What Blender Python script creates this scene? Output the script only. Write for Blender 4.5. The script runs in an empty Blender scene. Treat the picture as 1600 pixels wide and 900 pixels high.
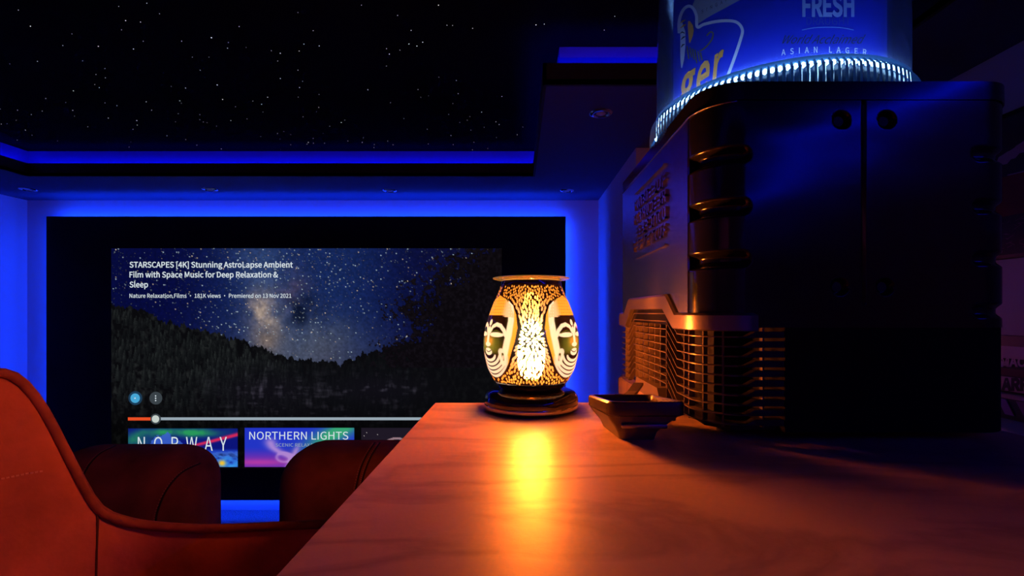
import bpy, bmesh, math, random
import numpy as np
from mathutils import Vector, noise as mnoise

random.seed(7); rng = np.random.default_rng(11)
sc = bpy.context.scene
C = sc.collection
F = 740.0                      # focal length in pixels of a 1600x900 frame
ZC = 1.466                     # height of the lens above the cinema floor
VX, VY = 810.0, 488.0          # where the room's long axis vanishes

# ------------------------------------------------------------------ camera, world, exposure
cam = bpy.data.cameras.new('camera'); co = bpy.data.objects.new('camera', cam); C.objects.link(co)
cam.sensor_width = 36.0; cam.lens = F * 36.0 / 1600.0
cam.shift_x = (800 - VX) / 1600.0; cam.shift_y = (VY - 450) / 1600.0
cam.clip_start = 0.01
co.location = (0, 0, ZC); co.rotation_euler = (math.pi / 2, 0, 0)
sc.camera = co
w = bpy.data.worlds.new('world'); sc.world = w; w.use_nodes = True
w.node_tree.nodes['Background'].inputs[0].default_value = (0, 0, 0, 1)
w.node_tree.nodes['Background'].inputs[1].default_value = 0.0
sc.view_settings.view_transform = 'Standard'; sc.view_settings.look = 'None'
sc.view_settings.exposure = 0.0; sc.view_settings.gamma = 1.0; sc.view_settings.use_curve_mapping = False
sc.cycles.use_denoising = True
sc.cycles.max_bounces = 8; sc.cycles.diffuse_bounces = 4; sc.cycles.glossy_bounces = 4
sc.cycles.transparent_max_bounces = 16
sc.cycles.sample_clamp_indirect = 4.0

# LED colours and powers
LED_BLUE = (0.004, 0.042, 1.0); COVE_BLUE = (0.0, 0.008, 1.0)
E_WALL = 60.0       # strip behind the screen panel
E_COVE = 20.0        # strips in the ceiling coves
E_PINK = 1.2        # unseen pink strip added behind the camera
E_BULB = 900.0
E_LAMP = 1.0        # glass of the wax warmer

# ------------------------------------------------------------------ helpers
def lin(c):
    c = np.asarray(c, float) / 255.0
    return np.where(c <= 0.04045, c / 12.92, ((c + 0.055) / 1.055) ** 2.4)
def L3(r, g, b): return tuple(float(v) for v in lin((r, g, b)))
def at(x, y, Y):
    return Vector(((x - VX) * Y / F, Y, ZC - (y - VY) * Y / F))

MATS = {}
def mat(name, col, rough=0.6, metal=0.0, spec=0.5, emit=None, es=0.0, bump=None, var=None, coat=0.0, attr=None):
    if name in MATS: return MATS[name]
    m = bpy.data.materials.new(name); m.use_nodes = True; nt = m.node_tree; N = nt.nodes; Lk = nt.links
    p = N['Principled BSDF']
    p.inputs['Base Color'].default_value = (*col, 1); p.inputs['Roughness'].default_value = rough
    p.inputs['Metallic'].default_value = metal; p.inputs['Specular IOR Level'].default_value = spec
    p.inputs['Coat Weight'].default_value = coat
    if emit: p.inputs['Emission Color'].default_value = (*emit, 1); p.inputs['Emission Strength'].default_value = es
    tc = N.new('ShaderNodeTexCoord')
    if var:      # (scale, amount, stretch): mottling of the surface's own colour
        mp = N.new('ShaderNodeMapping'); mp.inputs['Scale'].default_value = var[2]
        nz = N.new('ShaderNodeTexNoise'); nz.inputs['Scale'].default_value = var[0]; nz.inputs['Detail'].default_value = 6
        rp = N.new('ShaderNodeValToRGB'); a = var[1]
        rp.color_ramp.elements[0].position = .3; rp.color_ramp.elements[1].position = .7
        rp.color_ramp.elements[0].color = (*[c * (1 - a) for c in col], 1)
        rp.color_ramp.elements[1].color = (*[min(1, c * (1 + a)) for c in col], 1)
        Lk.new(tc.outputs['Object'], mp.inputs[0]); Lk.new(mp.outputs[0], nz.inputs['Vector'])
        Lk.new(nz.outputs['Fac'], rp.inputs[0]); Lk.new(rp.outputs[0], p.inputs['Base Color'])
    if bump:     # (scale, strength, distance, stretch)
        mp = N.new('ShaderNodeMapping'); mp.inputs['Scale'].default_value = bump[3]
        nz = N.new('ShaderNodeTexNoise'); nz.inputs['Scale'].default_value = bump[0]; nz.inputs['Detail'].default_value = bump[4] if len(bump) > 4 else 4
        b = N.new('ShaderNodeBump'); b.inputs['Strength'].default_value = bump[1]; b.inputs['Distance'].default_value = bump[2]
        Lk.new(tc.outputs['Object'], mp.inputs[0]); Lk.new(mp.outputs[0], nz.inputs['Vector'])
        Lk.new(nz.outputs['Fac'], b.inputs['Height']); Lk.new(b.outputs[0], p.inputs['Normal'])
    MATS[name] = m
    return m
def emit_mat(name, col, s):
    if name in MATS: return MATS[name]
    m = bpy.data.materials.new(name); m.use_nodes = True; nt = m.node_tree
    nt.nodes.remove(nt.nodes['Principled BSDF'])
    e = nt.nodes.new('ShaderNodeEmission'); e.inputs[0].default_value = (*col, 1); e.inputs[1].default_value = s
    nt.links.new(e.outputs[0], nt.nodes['Material Output'].inputs[0])
    MATS[name] = m; return m

def obj(name, verts, faces, m, parent=None, smooth=False, loc=None):
    me = bpy.data.meshes.new(name)
    me.from_pydata([tuple(v) for v in verts], [], [tuple(f) for f in faces]); me.update()
    return link(name, me, m, parent, smooth)
def link(name, me, m, parent=None, smooth=False):
    o = bpy.data.objects.new(name, me); C.objects.link(o)
    if m: me.materials.append(m)
    if smooth: me.shade_smooth()
    if parent: o.parent = parent; o.matrix_parent_inverse = parent.matrix_basis.inverted()
    return o
def bmo(name, bm, m, parent=None, smooth=False, angle=None):
    me = bpy.data.meshes.new(name); bm.to_mesh(me); bm.free()
    o = link(name, me, m, parent, False)
    if smooth:
        me.shade_smooth()
        if angle: me.set_sharp_from_angle(angle=math.radians(angle))
    return o
def tag(o, label, cat, group=None):
    o['label'] = label; o['category'] = cat
    if group: o['group'] = group
    return o
def struct(o, label=None):
    o['kind'] = 'structure'
    if label: o['label'] = label
    return o
def thing(name, label, cat, loc=(0, 0, 0), group=None):
    o = bpy.data.objects.new(name, None); C.objects.link(o); o.empty_display_size = .05
    o.location = loc
    bpy.context.view_layer.update()
    return tag(o, label, cat, group)
def bbox(bm, x0, x1, y0, y1, z0, z1, bev=0.0, seg=2):
    vs = [bm.verts.new(p) for p in ((x0,y0,z0),(x1,y0,z0),(x1,y1,z0),(x0,y1,z0),(x0,y0,z1),(x1,y0,z1),(x1,y1,z1),(x0,y1,z1))]
    fs = [bm.faces.new([vs[i] for i in f]) for f in ((3,2,1,0),(4,5,6,7),(0,1,5,4),(1,2,6,5),(2,3,7,6),(3,0,4,7))]
    if bev:
        es = list({e for f in fs for e in f.edges})
        bmesh.ops.bevel(bm, geom=es, offset=bev, segments=seg, affect='EDGES', profile=.5)
def box(name, x0, x1, y0, y1, z0, z1, m, parent=None, bev=0.0, seg=2):
    bm = bmesh.new(); bbox(bm, x0, x1, y0, y1, z0, z1, bev, seg)
    return bmo(name, bm, m, parent, smooth=bev > 0, angle=40)
def lathe_mesh(bm, prof, cx, cy, cz, n=64, caps=True):
    rings = []
    for r, z in prof:
        rings.append([bm.verts.new((cx + r*math.cos(2*math.pi*k/n), cy + r*math.sin(2*math.pi*k/n), cz + z)) for k in range(n)])
    for a, b in zip(rings, rings[1:]):
        for k in range(n):
            bm.faces.new((a[k], a[(k+1) % n], b[(k+1) % n], b[k]))
    if caps:
        if prof[0][0] > 1e-6: bm.faces.new(list(reversed(rings[0])))
        if prof[-1][0] > 1e-6: bm.faces.new(rings[-1])
def lathe(name, prof, cx, cy, cz, m, parent=None, n=64, caps=True, angle=50):
    bm = bmesh.new(); lathe_mesh(bm, prof, cx, cy, cz, n, caps)
    return bmo(name, bm, m, parent, smooth=True, angle=angle)
def tube_bm(bm, pts, r, n=8, closed=False):
    pts = [Vector(p) for p in pts]; rings = []; up = None
    N_ = len(pts)
    for i, p in enumerate(pts):
        if closed: t = pts[(i+1) % N_] - pts[i-1]
        else: t = pts[min(i+1, N_-1)] - pts[max(i-1, 0)]
        t.normalize()
        if up is None:
            up = t.orthogonal().normalized()
        up = (up - t*up.dot(t)).normalized(); side = t.cross(up)
        rings.append([bm.verts.new(p + r*(math.cos(2*math.pi*k/n)*up + math.sin(2*math.pi*k/n)*side)) for k in range(n)])
    prs = list(zip(rings, rings[1:])) + ([(rings[-1], rings[0])] if closed else [])
    for a, b in prs:
        for k in range(n): bm.faces.new((a[k], a[(k+1) % n], b[(k+1) % n], b[k]))
    if not closed:
        bm.faces.new(list(reversed(rings[0]))); bm.faces.new(rings[-1])
def tube(name, pts, r, m, parent=None, n=8, closed=False):
    bm = bmesh.new(); tube_bm(bm, pts, r, n, closed)
    bmesh.ops.recalc_face_normals(bm, faces=bm.faces[:])
    return bmo(name, bm, m, parent, smooth=True)
def rounded_block(name, x0, x1, y0, y1, z0, z1, r, m, parent=None, n=14, puff=0.0):
    """soft upholstered block: cube grid pulled onto a rounded box, faces puffed"""
    bm = bmesh.new(); bmesh.ops.create_cube(bm, size=2.0)
    bmesh.ops.subdivide_edges(bm, edges=bm.edges[:], cuts=n, use_grid_fill=True)
    hx, hy, hz = (x1-x0)/2, (y1-y0)/2, (z1-z0)/2; c = Vector(((x0+x1)/2, (y0+y1)/2, (z0+z1)/2))
    rr = min(r, hx*.999, hy*.999, hz*.999)
    for v in bm.verts:
        s = v.co.copy()
        s = Vector([math.copysign(abs(q)**.8, q) for q in s])
        q = Vector((s.x*hx, s.y*hy, s.z*hz))
        inner = Vector((max(-hx+rr, min(hx-rr, q.x)), max(-hy+rr, min(hy-rr, q.y)), max(-hz+rr, min(hz-rr, q.z))))
        d = q - inner
        if d.length > 1e-9: d = d.normalized()*rr
        pf = puff*(1-s.x*s.x)*(1-s.z*s.z)*math.copysign(1, s.y)*(abs(s.y) > .98)
        v.co = c + inner + d + Vector((0, pf, 0))
    return bmo(name, bm, m, parent, smooth=True)

def ui_font():
    import os          # Blender's own interface typeface, as shipped with it
    try: return bpy.data.fonts.load(os.path.join(bpy.utils.resource_path('LOCAL'), 'datafiles', 'fonts', 'Noto Sans CJK Regular.woff2'))
    except Exception: return None
UI_FONT = ui_font()
def text2d(s, bold=0.0, spacing=1.0, shear=0.0):
    cu = bpy.data.curves.new('t', 'FONT'); cu.body = s; cu.size = 1.0
    if UI_FONT: cu.font = UI_FONT
    cu.offset = bold*.8; cu.space_character = spacing; cu.shear = shear
    cu.resolution_u = 3
    o = bpy.data.objects.new('t', cu); C.objects.link(o)
    dg = bpy.context.evaluated_depsgraph_get(); ev = o.evaluated_get(dg); me = ev.to_mesh()
    V = np.array([v.co[:2] for v in me.vertices]); Fc = [tuple(p.vertices) for p in me.polygons]
    ev.to_mesh_clear()
    bpy.data.objects.remove(o); bpy.data.curves.remove(cu)
    return V, Fc
_capH = None
def text_on(name, s, x0, x1, ybase, ycap, fmap, m, parent, bold=0.0, spacing=1.0, shear=0.0):
    """lettering between pixel columns x0..x1 with baseline / cap rows, mapped by fmap(x, y) onto its surface"""
    global _capH
    if _capH is None:
        H, _ = text2d('H'); _capH = H[:, 1].max()
    V, Fc = text2d(s, bold, spacing, shear)
    a, b = V[:, 0].min(), V[:, 0].max()
    X = x0 + (V[:, 0]-a)/(b-a)*(x1-x0); Y = ybase + V[:, 1]/_capH*(ycap-ybase)
    if abs(ycap-ybase) < 13:                             # letters too small to pick apart
        o = obj(name, [fmap(x, y) for x, y in zip(X, Y)], Fc, m, parent); o['kind'] = 'stuff'; return o
    spans = sorted((min(X[i_] for i_ in f), max(X[i_] for i_ in f), f) for f in Fc); groups = []
    for a_, b_, f in spans:
        if groups and a_ < groups[-1][0]-.2: groups[-1][0] = max(groups[-1][0], b_); groups[-1][1].append(f)
        else: groups.append([b_, [f]])
    for _, fl in groups:
        ids = sorted({i_ for f in fl for i_ in f}); mp_ = {k: i_ for i_, k in enumerate(ids)}
        obj('letter', [fmap(X[i_], Y[i_]) for i_ in ids], [tuple(mp_[i_] for i_ in f) for f in fl], m, parent)

# ------------------------------------------------------------------ materials
M_wall = mat('blue_grey_wall_paint', (.62, .62, .68), .8, bump=(90, .15, .002, (1,1,1)))
M_cove = mat('navy_cove_paint', (.10, .13, .5), .8)
M_soffit = mat('dark_soffit_paint', (.06, .07, .17), .75, bump=(90, .1, .002, (1,1,1)))
M_fascia = mat('black_fascia_paint', (.012, .012, .014), .8)
M_star = mat('black_star_ceiling', (.005, .005, .005), .95, spec=.05, bump=(300, .2, .002, (1,1,1)))
M_panel = mat('black_velvet_panel', (.006, .006, .007), .9, spec=.2)
M_carpet = mat('grey_carpet', (.26, .26, .29), .95, spec=.1, var=(140, .5, (1,1,1)), bump=(220, .9, .01, (1,1,1)))
M_led = emit_mat('blue_led', LED_BLUE, E_WALL)
M_led2 = emit_mat('cove_led', COVE_BLUE, E_COVE)
M_chrome = mat('chrome', (.8, .8, .82), .12, 1.0)
M_blackpl = mat('gloss_black_plastic', (.010, .010, .011), .15, spec=.55, bump=(8, .2, .01, (1, 1, 2.2), .6))
M_blackmatt = mat('matt_black_plastic', (.012, .012, .013), .5, spec=.4)
M_grille = mat('grille_plastic', (.10, .08, .075), .36, spec=.5)
M_steel = mat('brushed_steel', (.50, .46, .45), .24, 1.0, bump=(30, .16, .004, (1, 26, .5)))
M_bezel = mat('satin_bezel', (.34, .30, .29), .32, .85)
M_suede = mat('tan_suede', (.62, .19, .085), .9, spec=.15, var=(9, .38, (1,1,1)), bump=(60, .35, .004, (1,1,1)))
M_suede_d = mat('tan_piping', (.36, .11, .05), .85, spec=.2, var=(30, .3, (1,1,1)))
M_brown = mat('brown_suede', (.36, .105, .055), .9, spec=.15, var=(8, .4, (1,1,1)), bump=(50, .3, .004, (1,1,1)))
M_thread = mat('pale_thread', (.85, .45, .25), .8)
M_bardark = mat('black_bar_front', (.02, .02, .022), .6)

def counter_material():
    m = bpy.data.materials.new('pale_veined_worktop'); m.use_nodes = True; nt = m.node_tree; N = nt.nodes; Lk = nt.links
    p = N['Principled BSDF']; p.inputs['Roughness'].default_value = .34; p.inputs['Specular IOR Level'].default_value = .5
    tc = N.new('ShaderNodeTexCoord'); mp = N.new('ShaderNodeMapping'); mp.inputs['Scale'].default_value = (2.2, 5.5, 1); mp.inputs['Rotation'].default_value = (0, 0, .45)
    nz = N.new('ShaderNodeTexNoise'); nz.inputs['Scale'].default_value = 2.0; nz.inputs['Detail'].default_value = 7; nz.inputs['Distortion'].default_value = .8
    rp = N.new('ShaderNodeValToRGB'); e = rp.color_ramp.elements
    e[0].position = .44; e[0].color = (.54, .37, .235, 1); e[1].position = .56; e[1].color = (.54, .37, .235, 1)
    k = rp.color_ramp.elements.new(.5); k.color = (.38, .25, .17, 1)
    fine = N.new('ShaderNodeTexNoise'); fine.inputs['Scale'].default_value = 240; fine.inputs['Detail'].default_value = 3
    mr = N.new('ShaderNodeMapRange'); mr.inputs[3].default_value = .32; mr.inputs[4].default_value = .50
    b = N.new('ShaderNodeBump'); b.inputs['Strength'].default_value = .12; b.inputs['Distance'].default_value = .001
    Lk.new(tc.outputs['Object'], mp.inputs[0]); Lk.new(mp.outputs[0], nz.inputs['Vector']); Lk.new(nz.outputs['Fac'], rp.inputs[0])
    Lk.new(rp.outputs[0], p.inputs['Base Color']); Lk.new(tc.outputs['Object'], fine.inputs['Vector'])
    Lk.new(fine.outputs['Fac'], mr.inputs[0]); Lk.new(mr.outputs[0], p.inputs['Roughness'])
    Lk.new(fine.outputs['Fac'], b.inputs['Height']); Lk.new(b.outputs[0], p.inputs['Normal'])
    return m
M_counter = counter_material()

# ------------------------------------------------------------------ the room
YB = 3.51; XL = -3.64; XR = .593; XA = 1.543; YR = -2.6       # far wall, side walls, bar alcove wall, rear wall
ZS = ZC + .83; ZF = ZC + .908; ZT = ZC + 1.004                 # soffit, top of its fascia, star ceiling
YE = 2.39                                                       # where the right wall ends and the bar alcove opens
struct(box('floor', XL-.1, XA+.1, YR-.1, YB+.1, -.1, 0, M_carpet), 'grey carpeted cinema floor')
struct(box('floor_riser', XL, XA, YR, .95, 0, .30, M_carpet), 'raised carpeted floor of the bar')
struct(box('wall_far', XL-.1, XR+.1, YB, YB+.1, 0, ZT+.1, M_wall), 'far wall washed in blue light')
struct(box('wall_left', XL-.1, XL, YR, YB, 0, ZT+.1, M_wall), 'left wall washed in blue light')
struct(box('wall_right', XR, XR+.1, YE, YB, 0, ZS, M_wall), 'short right wall beside the screen')
struct(box('wall_alcove', XR+.1, XA, YE, YE+.1, 0, ZS, M_wall), 'end wall of the bar alcove')
struct(box('wall_bar', XA, XA+.1, YR, YE+.1, 0, ZT+.1, M_wall), 'side wall of the bar alcove')
struct(box('wall_rear', XL-.1, XA+.1, YR-.1, YR, 0, ZT+.1, M_wall), 'wall behind the bar')

ceil = struct(box('ceiling', XL-.1, XA+.1, YR-.1, YB+.1, ZT, ZT+.1, M_star), 'black ceiling with fibre optic stars')
# coffer: opening x -2.99..0.09, y -1.7..2.884, widening to x 1.40 nearer than y 1.725
CX0, CX1, CX2, CY0, CY1, CY2 = -2.99, .09, 1.15, -1.5, 1.725, 2.884
bm = bmesh.new()
for r in ((XL, CX0, YR, YB), (CX0, CX1, CY2, YB), (CX1, XR+.1, CY1, YB), (XR+.1, CX2, CY1, YE), (CX2, XA, YR, YE), (CX0, CX2, YR, CY0)):
    bbox(bm, r[0], r[1], r[2], r[3], ZS, ZS+.02)
sof = bmo('ceiling_soffit', bm, M_soffit); struct(sof, 'lowered ceiling border around the star ceiling')
t = .012                                                        # black boards facing the opening
fas = [(CX0-t, CX0, CY0, CY2), (CX0, CX1, CY2, CY2+t), (CX1, CX1+t, CY1, CY2+t), (CX1, CX2, CY1, CY1+t), (CX2, CX2+t, CY0, CY1), (CX0, CX2, CY0-t, CY0)]
for f in fas: box('fascia_board', *f, ZS-.001, ZF, M_fascia, sof)
s = .065                                                        # upstand behind each strip, closing the trough
ups = [(CX0-s-.02, CX0-s, CY0-s, CY2+s), (CX0-s, CX1+s, CY2+s, CY2+s+.02), (CX1+s, CX1+s+.02, CY1+s, CY2+s), (CX1+s+.02, CX2+s, CY1+s, CY1+s+.02), (CX2+s, CX2+s+.02, CY0-s, CY1+s), (CX0-s, CX2+s, CY0-s-.02, CY0-s)]
for u in ups: box('cove_upstand', *u, ZS+.02, ZT-.001, M_cove, sof)
g0, g1 = .022, .034                                             # LED tape lying in the trough
zl = ZF-.022
tapes = [(CX0-g1, CX0-g0, CY0, CY2), (CX0, CX1, CY2+g0, CY2+g1), (CX1+g0, CX1+g1, CY1+g1, CY2), (CX1+g1, CX2, CY1+g0, CY1+g1), (CX0, CX2, CY0-g1, CY0-g0)]
for q in tapes: box('led_strip', *q, zl, zl+.006, M_led2, sof)
box('led_strip', XA-.03, XA-.018, -2.4, -.25, ZS-.007, ZS, emit_mat('added_bar_blue', COVE_BLUE, 28.0), sof)     # unseen blue tape added along the bar wall for its reflections

# stars: ends of optical fibres in the ceiling, thousands of a millimetre, too many to pick apart
bm = bmesh.new()
for i in range(520):
    x = random.uniform(-3.0, 1.35); y = random.uniform(.55, 2.93)
    if x > CX1 and y > CY1: continue
    r = random.choice((.0008, .0010, .0013, .0017)) * (1.0 if random.random() < .9 else 1.4)
    a0 = random.random()
    vs = [bm.verts.new((x + r*math.cos(a0+k*math.pi/3), y + r*math.sin(a0+k*math.pi/3), ZT-.002)) for k in range(6)]
    c = bm.verts.new((x, y, ZT-.0035))
    for k in range(6): bm.faces.new((vs[(k+1) % 6], vs[k], c))
st = bmo('star_light', bm, emit_mat('star_glow', (1.0, .93, .82), 1.5), ceil); st['kind'] = 'stuff'; st['label'] = 'tiny white fibre optic star points'

# recessed downlights (switched off)
def downlight(x, y, label):
    o = thing('recessed_downlight', label, 'downlight', (x, y, ZS), 'downlights in the soffit')
    lathe('trim_ring', [(.030, -.001), (.034, -.006), (.044, -.005), (.048, 0)], x, y, ZS, M_chrome, o, 32, caps=False)
    lathe('baffle', [(.030, -.001), (.024, -.003), (.020, -.002)], x, y, ZS, M_blackmatt, o, 32, caps=False)
    lathe('bulb', [(.021, -.0015), (.014, -.006), (.006, -.008), (.0005, -.0085)], x, y, ZS, mat('bulb_glass', (.7, .65, .6), .15), o, 24, caps=False)
for px, py, lb in ((44, 296, 'chrome recessed downlight in the far left corner of the soffit'), (328, 296, 'chrome recessed downlight above the left part of the screen'),
                   (609, 298, 'chrome recessed downlight above the right part of the screen'), (886, 298, 'chrome recessed downlight by the far right corner of the soffit'),
                   (939, 177, 'chrome recessed downlight in the soffit left of the beer keg')):
    Y = .83*F/(VY-py); downlight((px-VX)*Y/F, Y, lb)

# ------------------------------------------------------------------ screen panel with its LED backlight
YP = 3.40
p0 = at(72, 782, YP); p1 = at(884, 338, YP)
pan = thing('screen_panel', 'large black floating wall panel behind the film screen, edged by blue light', 'wall panel', (0, YP, p0.z))
box('backing_board', p0.x, p1.x, YP, YP+.03, p0.z, p1.z, M_panel, pan, .003)
i = .018; yb0, yb1 = YP+.050, YP+.058
for q in ((p0.x+i, p1.x-i, p1.z-i-.012, p1.z-i), (p0.x+i, p1.x-i, p0.z+i, p0.z+i+.012), (p0.x+i, p0.x+i+.012, p0.z+i+.012, p1.z-i-.012), (p1.x-i-.012, p1.x-i, p0.z+i+.012, p1.z-i-.012)):
    box('led_strip', q[0], q[1], yb0, yb1, q[2], q[3], M_led, pan)
box('spacer_frame', p0.x+.05, p1.x-.05, YP+.03, YP+.058, p0.z+.05, p1.z-.05, M_blackmatt, pan)
for q in ((p0.x+.03, p0.x+.05, p0.z+.05, p1.z-.05), (p1.x-.05, p1.x-.03, p0.z+.05, p1.z-.05), (p0.x+.03, p1.x-.03, p1.z-.05, p1.z-.03), (p0.x+.03, p1.x-.03, p0.z+.03, p0.z+.05)): box('strip_carrier', q[0], q[1], YP+.03, YP+.058, q[2], q[3], M_blackmatt, pan)
for xx in np.linspace(p0.x+.3, p1.x-.3, 4): box('standoff', xx-.03, xx+.03, YP+.03, YB-.002, p0.z+.3, p1.z-.3, M_blackmatt, pan)

# ------------------------------------------------------------------ film screen: picture and player controls
YS = YP - .006
def scr(x, y, d=0.0): return at(x, y, YS) + Vector((0, -d, 0))
screen = thing('film_screen', 'projection screen showing a starry night sky over a wooded gorge with player controls', 'screen', (0, YS, at(0, 732, YS).z))
a = scr(174, 732); b = scr(784, 388)
box('screen_sheet', a.x, b.x, YS, YP, a.z, b.z, M_panel, screen)

def vnoise(X, Y, seed):
    r = np.random.default_rng(seed).random((257, 257))
    xi = np.floor(X).astype(int); yi = np.floor(Y).astype(int); fx = X-xi; fy = Y-yi
    fx = fx*fx*(3-2*fx); fy = fy*fy*(3-2*fy); xi %= 256; yi %= 256
    return (r[yi, xi]*(1-fx)+r[yi, xi+1]*fx)*(1-fy) + (r[yi+1, xi]*(1-fx)+r[yi+1, xi+1]*fx)*fy
def fbm(X, Y, seed, o=5, g=.5):
    t_ = 0; a_ = 1; n_ = 0
    for k in range(o):
        t_ = t_ + a_*vnoise(X*2**k+17*k, Y*2**k+31*k, seed+k); n_ += a_; a_ *= g
    return t_/n_
def sstep(a_, b_, x): t_ = np.clip((x-a_)/(b_-a_), 0, 1); return t_*t_*(3-2*t_)
def gauss(X, Y, cx, cy, sx, sy, rot=0):
    dx, dy = X-cx, Y-cy; c_, s_ = math.cos(rot), math.sin(rot)
    return np.exp(-((dx*c_+dy*s_)/sx)**2-((-dx*s_+dy*c_)/sy)**2)

def film_picture():
    NX, NY = 611, 345
    X, Y = np.meshgrid(np.linspace(174, 784, NX), np.linspace(388, 732, NY))
    img = np.zeros((NY, NX, 3))
    def mix(c, k): 
        nonlocal img
        img = img*(1-k[..., None]) + np.array(c)*k[..., None]
    img[:] = (6, 10, 58)
    mix((22, 42, 92), sstep(250, 420, X)*(1-sstep(520, 700, X))*.85)
    mix((14, 16, 50), sstep(560, 740, X)*.8)
    mix((74, 74, 86), np.clip(gauss(X, Y, 470, 560, 110, 52), 0, 1)*.85)
    n = fbm(X/38, Y/38, 3); n2 = fbm(X/14, Y/14, 9)
    band = gauss(X, Y, 425, 470, 42, 135, -.28)
    mix((70, 92, 130), np.clip(band*(.25+n*.9), 0, 1)*.75)
    mix((120, 104, 104), np.clip(gauss(X, Y, 412, 488, 24, 34, -.3)*(n2*1.7), 0, 1))
    mix((182, 164, 148), np.clip(gauss(X, Y, 416, 494, 18, 32, -.4)*(n2*1.6-.15), 0, 1)*.9)
    mix((116, 100, 92), np.clip(gauss(X, Y, 420, 530, 26, 26)*(n*1.5), 0, 1)*.8)
    mix((96, 74, 96), np.clip(gauss(X, Y, 460, 455, 24, 30)*(n2*1.5-.2), 0, 1)*.8)
    mix((8, 16, 40), np.clip(gauss(X, Y, 470, 488, 26, 30, .4)*(fbm(X/18, Y/18, 21)*2.2-.45), 0, 1)*.9)
    mix((92, 98, 108), np.clip(gauss(X, Y, 505, 522, 40, 26)*(n2*1.4-.1), 0, 1)*.55)
    img *= (0.82 + .36*fbm(X/3, Y/3, 40, 2))[..., None]
    R = np.random.default_rng(5)
    for k in range(6500):
        x = R.uniform(174, 784); y = R.uniform(388, 572)
        dens = .22 + .7*math.exp(-((x-440-(470-y)*.25)/110)**2) + .2*(y < 450)
        if R.random() > dens: continue
        jx = int((x-174)/610*(NX-1)); jy = int((y-388)/344*(NY-1))
        bmag = 50 + 205*R.random()**4.2
        cc = np.array((.82, .92, 1.0)) if R.random() < .75 else np.array((1, .9, .8))
        img[jy, jx] = np.maximum(img[jy, jx], cc*bmag)
        if bmag > 150 and jx+1 < NX: img[jy, jx+1] = np.maximum(img[jy, jx+1], cc*bmag*.6); img[min(jy+1, NY-1), jx] = np.maximum(img[min(jy+1, NY-1), jx], cc*bmag*.5)
    # wooded hills on both sides
    hx = [174, 215, 260, 320, 360, 400, 440, 480, 530, 548, 580, 625, 700, 784]; hy = [477, 483, 502, 514, 526, 541, 556, 561, 568, 560, 548, 540, 520, 500]
    top = np.interp(X, hx, hy) + (fbm(X/7, Y*0+3, 51, 4)-.5)*16 + (fbm(X/2.2, Y/9, 52, 2)-.5)*7
    hill = Y > top
    tx = [388, 400, 415, 440, 455, 470, 485, 500, 520, 545, 732]; tl = [735, 700, 690, 672, 655, 640, 618, 628, 640, 600, 560]
    edge = np.interp(Y, tx, tl) + (fbm(X/13, Y/13, 61, 4)-.5)*70
    leaf = fbm(X/4, Y/4, 63, 3)
    tree = (X > edge+6) | ((X > edge-34) & (leaf > .56+.16*(edge-X)/34))
    tree &= (leaf > .36) | (X > edge+46)
    cols = fbm(X/6, Y/15, 71, 4); crowns = fbm(X/6, Y/6, 73, 4)
    kk = np.clip(crowns*cols*4.2-.85, 0, 1.2)*(1-.75*sstep(380, 520, X)); hc = np.stack([9+19*kk, 9+21*kk, 12+19*kk], -1)
    img = np.where(hill[..., None], hc, img)
    Rt = np.random.default_rng(17)
    trees = sorted((np.interp(x, hx, hy)+2+abs(Rt.normal(0, 55)), x, Rt.uniform(10, 26), Rt.uniform(.0, 1)) for x in Rt.uniform(174, 640, 900))
    for yb_t, x, ht, br in trees:
        if yb_t > 668: continue
        ht *= .6+(yb_t-470)/200; x0 = int(max(0, x-174-ht*.4)); x1 = int(min(NX, x-174+ht*.4+2)); y0 = int(max(0, yb_t-388-3)); y1 = int(min(NY, yb_t-388+ht+1))
        if x1 <= x0 or y1 <= y0: continue
        Xs = X[y0:y1, x0:x1]; Ys = Y[y0:y1, x0:x1]; f_ = (Ys-yb_t)/ht
        wdt = ht*.28*f_*(.65+.35*np.sin(f_*22+br*9)**2)
        msk = (np.abs(Xs-x) < wdt+.4) & (f_ > 0) & (f_ < 1)
        k_ = (.35+.65*br)*(1-.6*f_)*(.55+.45*leaf[y0:y1, x0:x1]*2*(Xs < x+wdt*.3))
        k_ = k_*(1-.7*sstep(400, 520, Xs))
        img[y0:y1, x0:x1] = np.where(msk[..., None], np.stack([7+30*k_, 8+33*k_, 11+30*k_], -1), img[y0:y1, x0:x1])
    cliff = np.clip((gauss(X, Y, 415, 612, 80, 30)+gauss(X, Y, 590, 608, 75, 26)+.6*gauss(X, Y, 480, 650, 180, 16)), 0, 1)*hill
    ck = fbm(X/24, Y/5, 81, 4)*fbm(X/6, Y/18, 83, 3)
    cc = np.stack([16+70*np.clip(ck*2.8-.75, 0, 1), 14+66*np.clip(ck*2.8-.75, 0, 1), 22+76*np.clip(ck*2.8-.75, 0, 1)], -1)
    img = img*(1-(cliff*.8)[..., None]) + cc*(cliff*.8)[..., None]
    tc_ = np.stack([10+10*np.clip(leaf*2-.8, 0, 1), 7+9*np.clip(leaf*2-.8, 0, 1), 11+12*np.clip(leaf*2-.8, 0, 1)], -1)
    img = np.where((tree & (Y < 575+.0*X))[..., None], tc_, img)
    img *= (1-.62*sstep(610, 690, Y))[..., None]
    # three thumbnails
    def rect(x0, x1, y0, y1): return (X >= x0) & (X <= x1) & (Y >= y0) & (Y <= y1)
    r1 = rect(200.5, 371, 670, 729.5); u = (X-200.5)/170.5; v = (Y-670)/59.5
    t1 = np.zeros_like(img); t1[:] = (12, 20, 120)
    def tm(t_, c, k): return t_*(1-k[..., None]) + np.array(c)*k[..., None]
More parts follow.
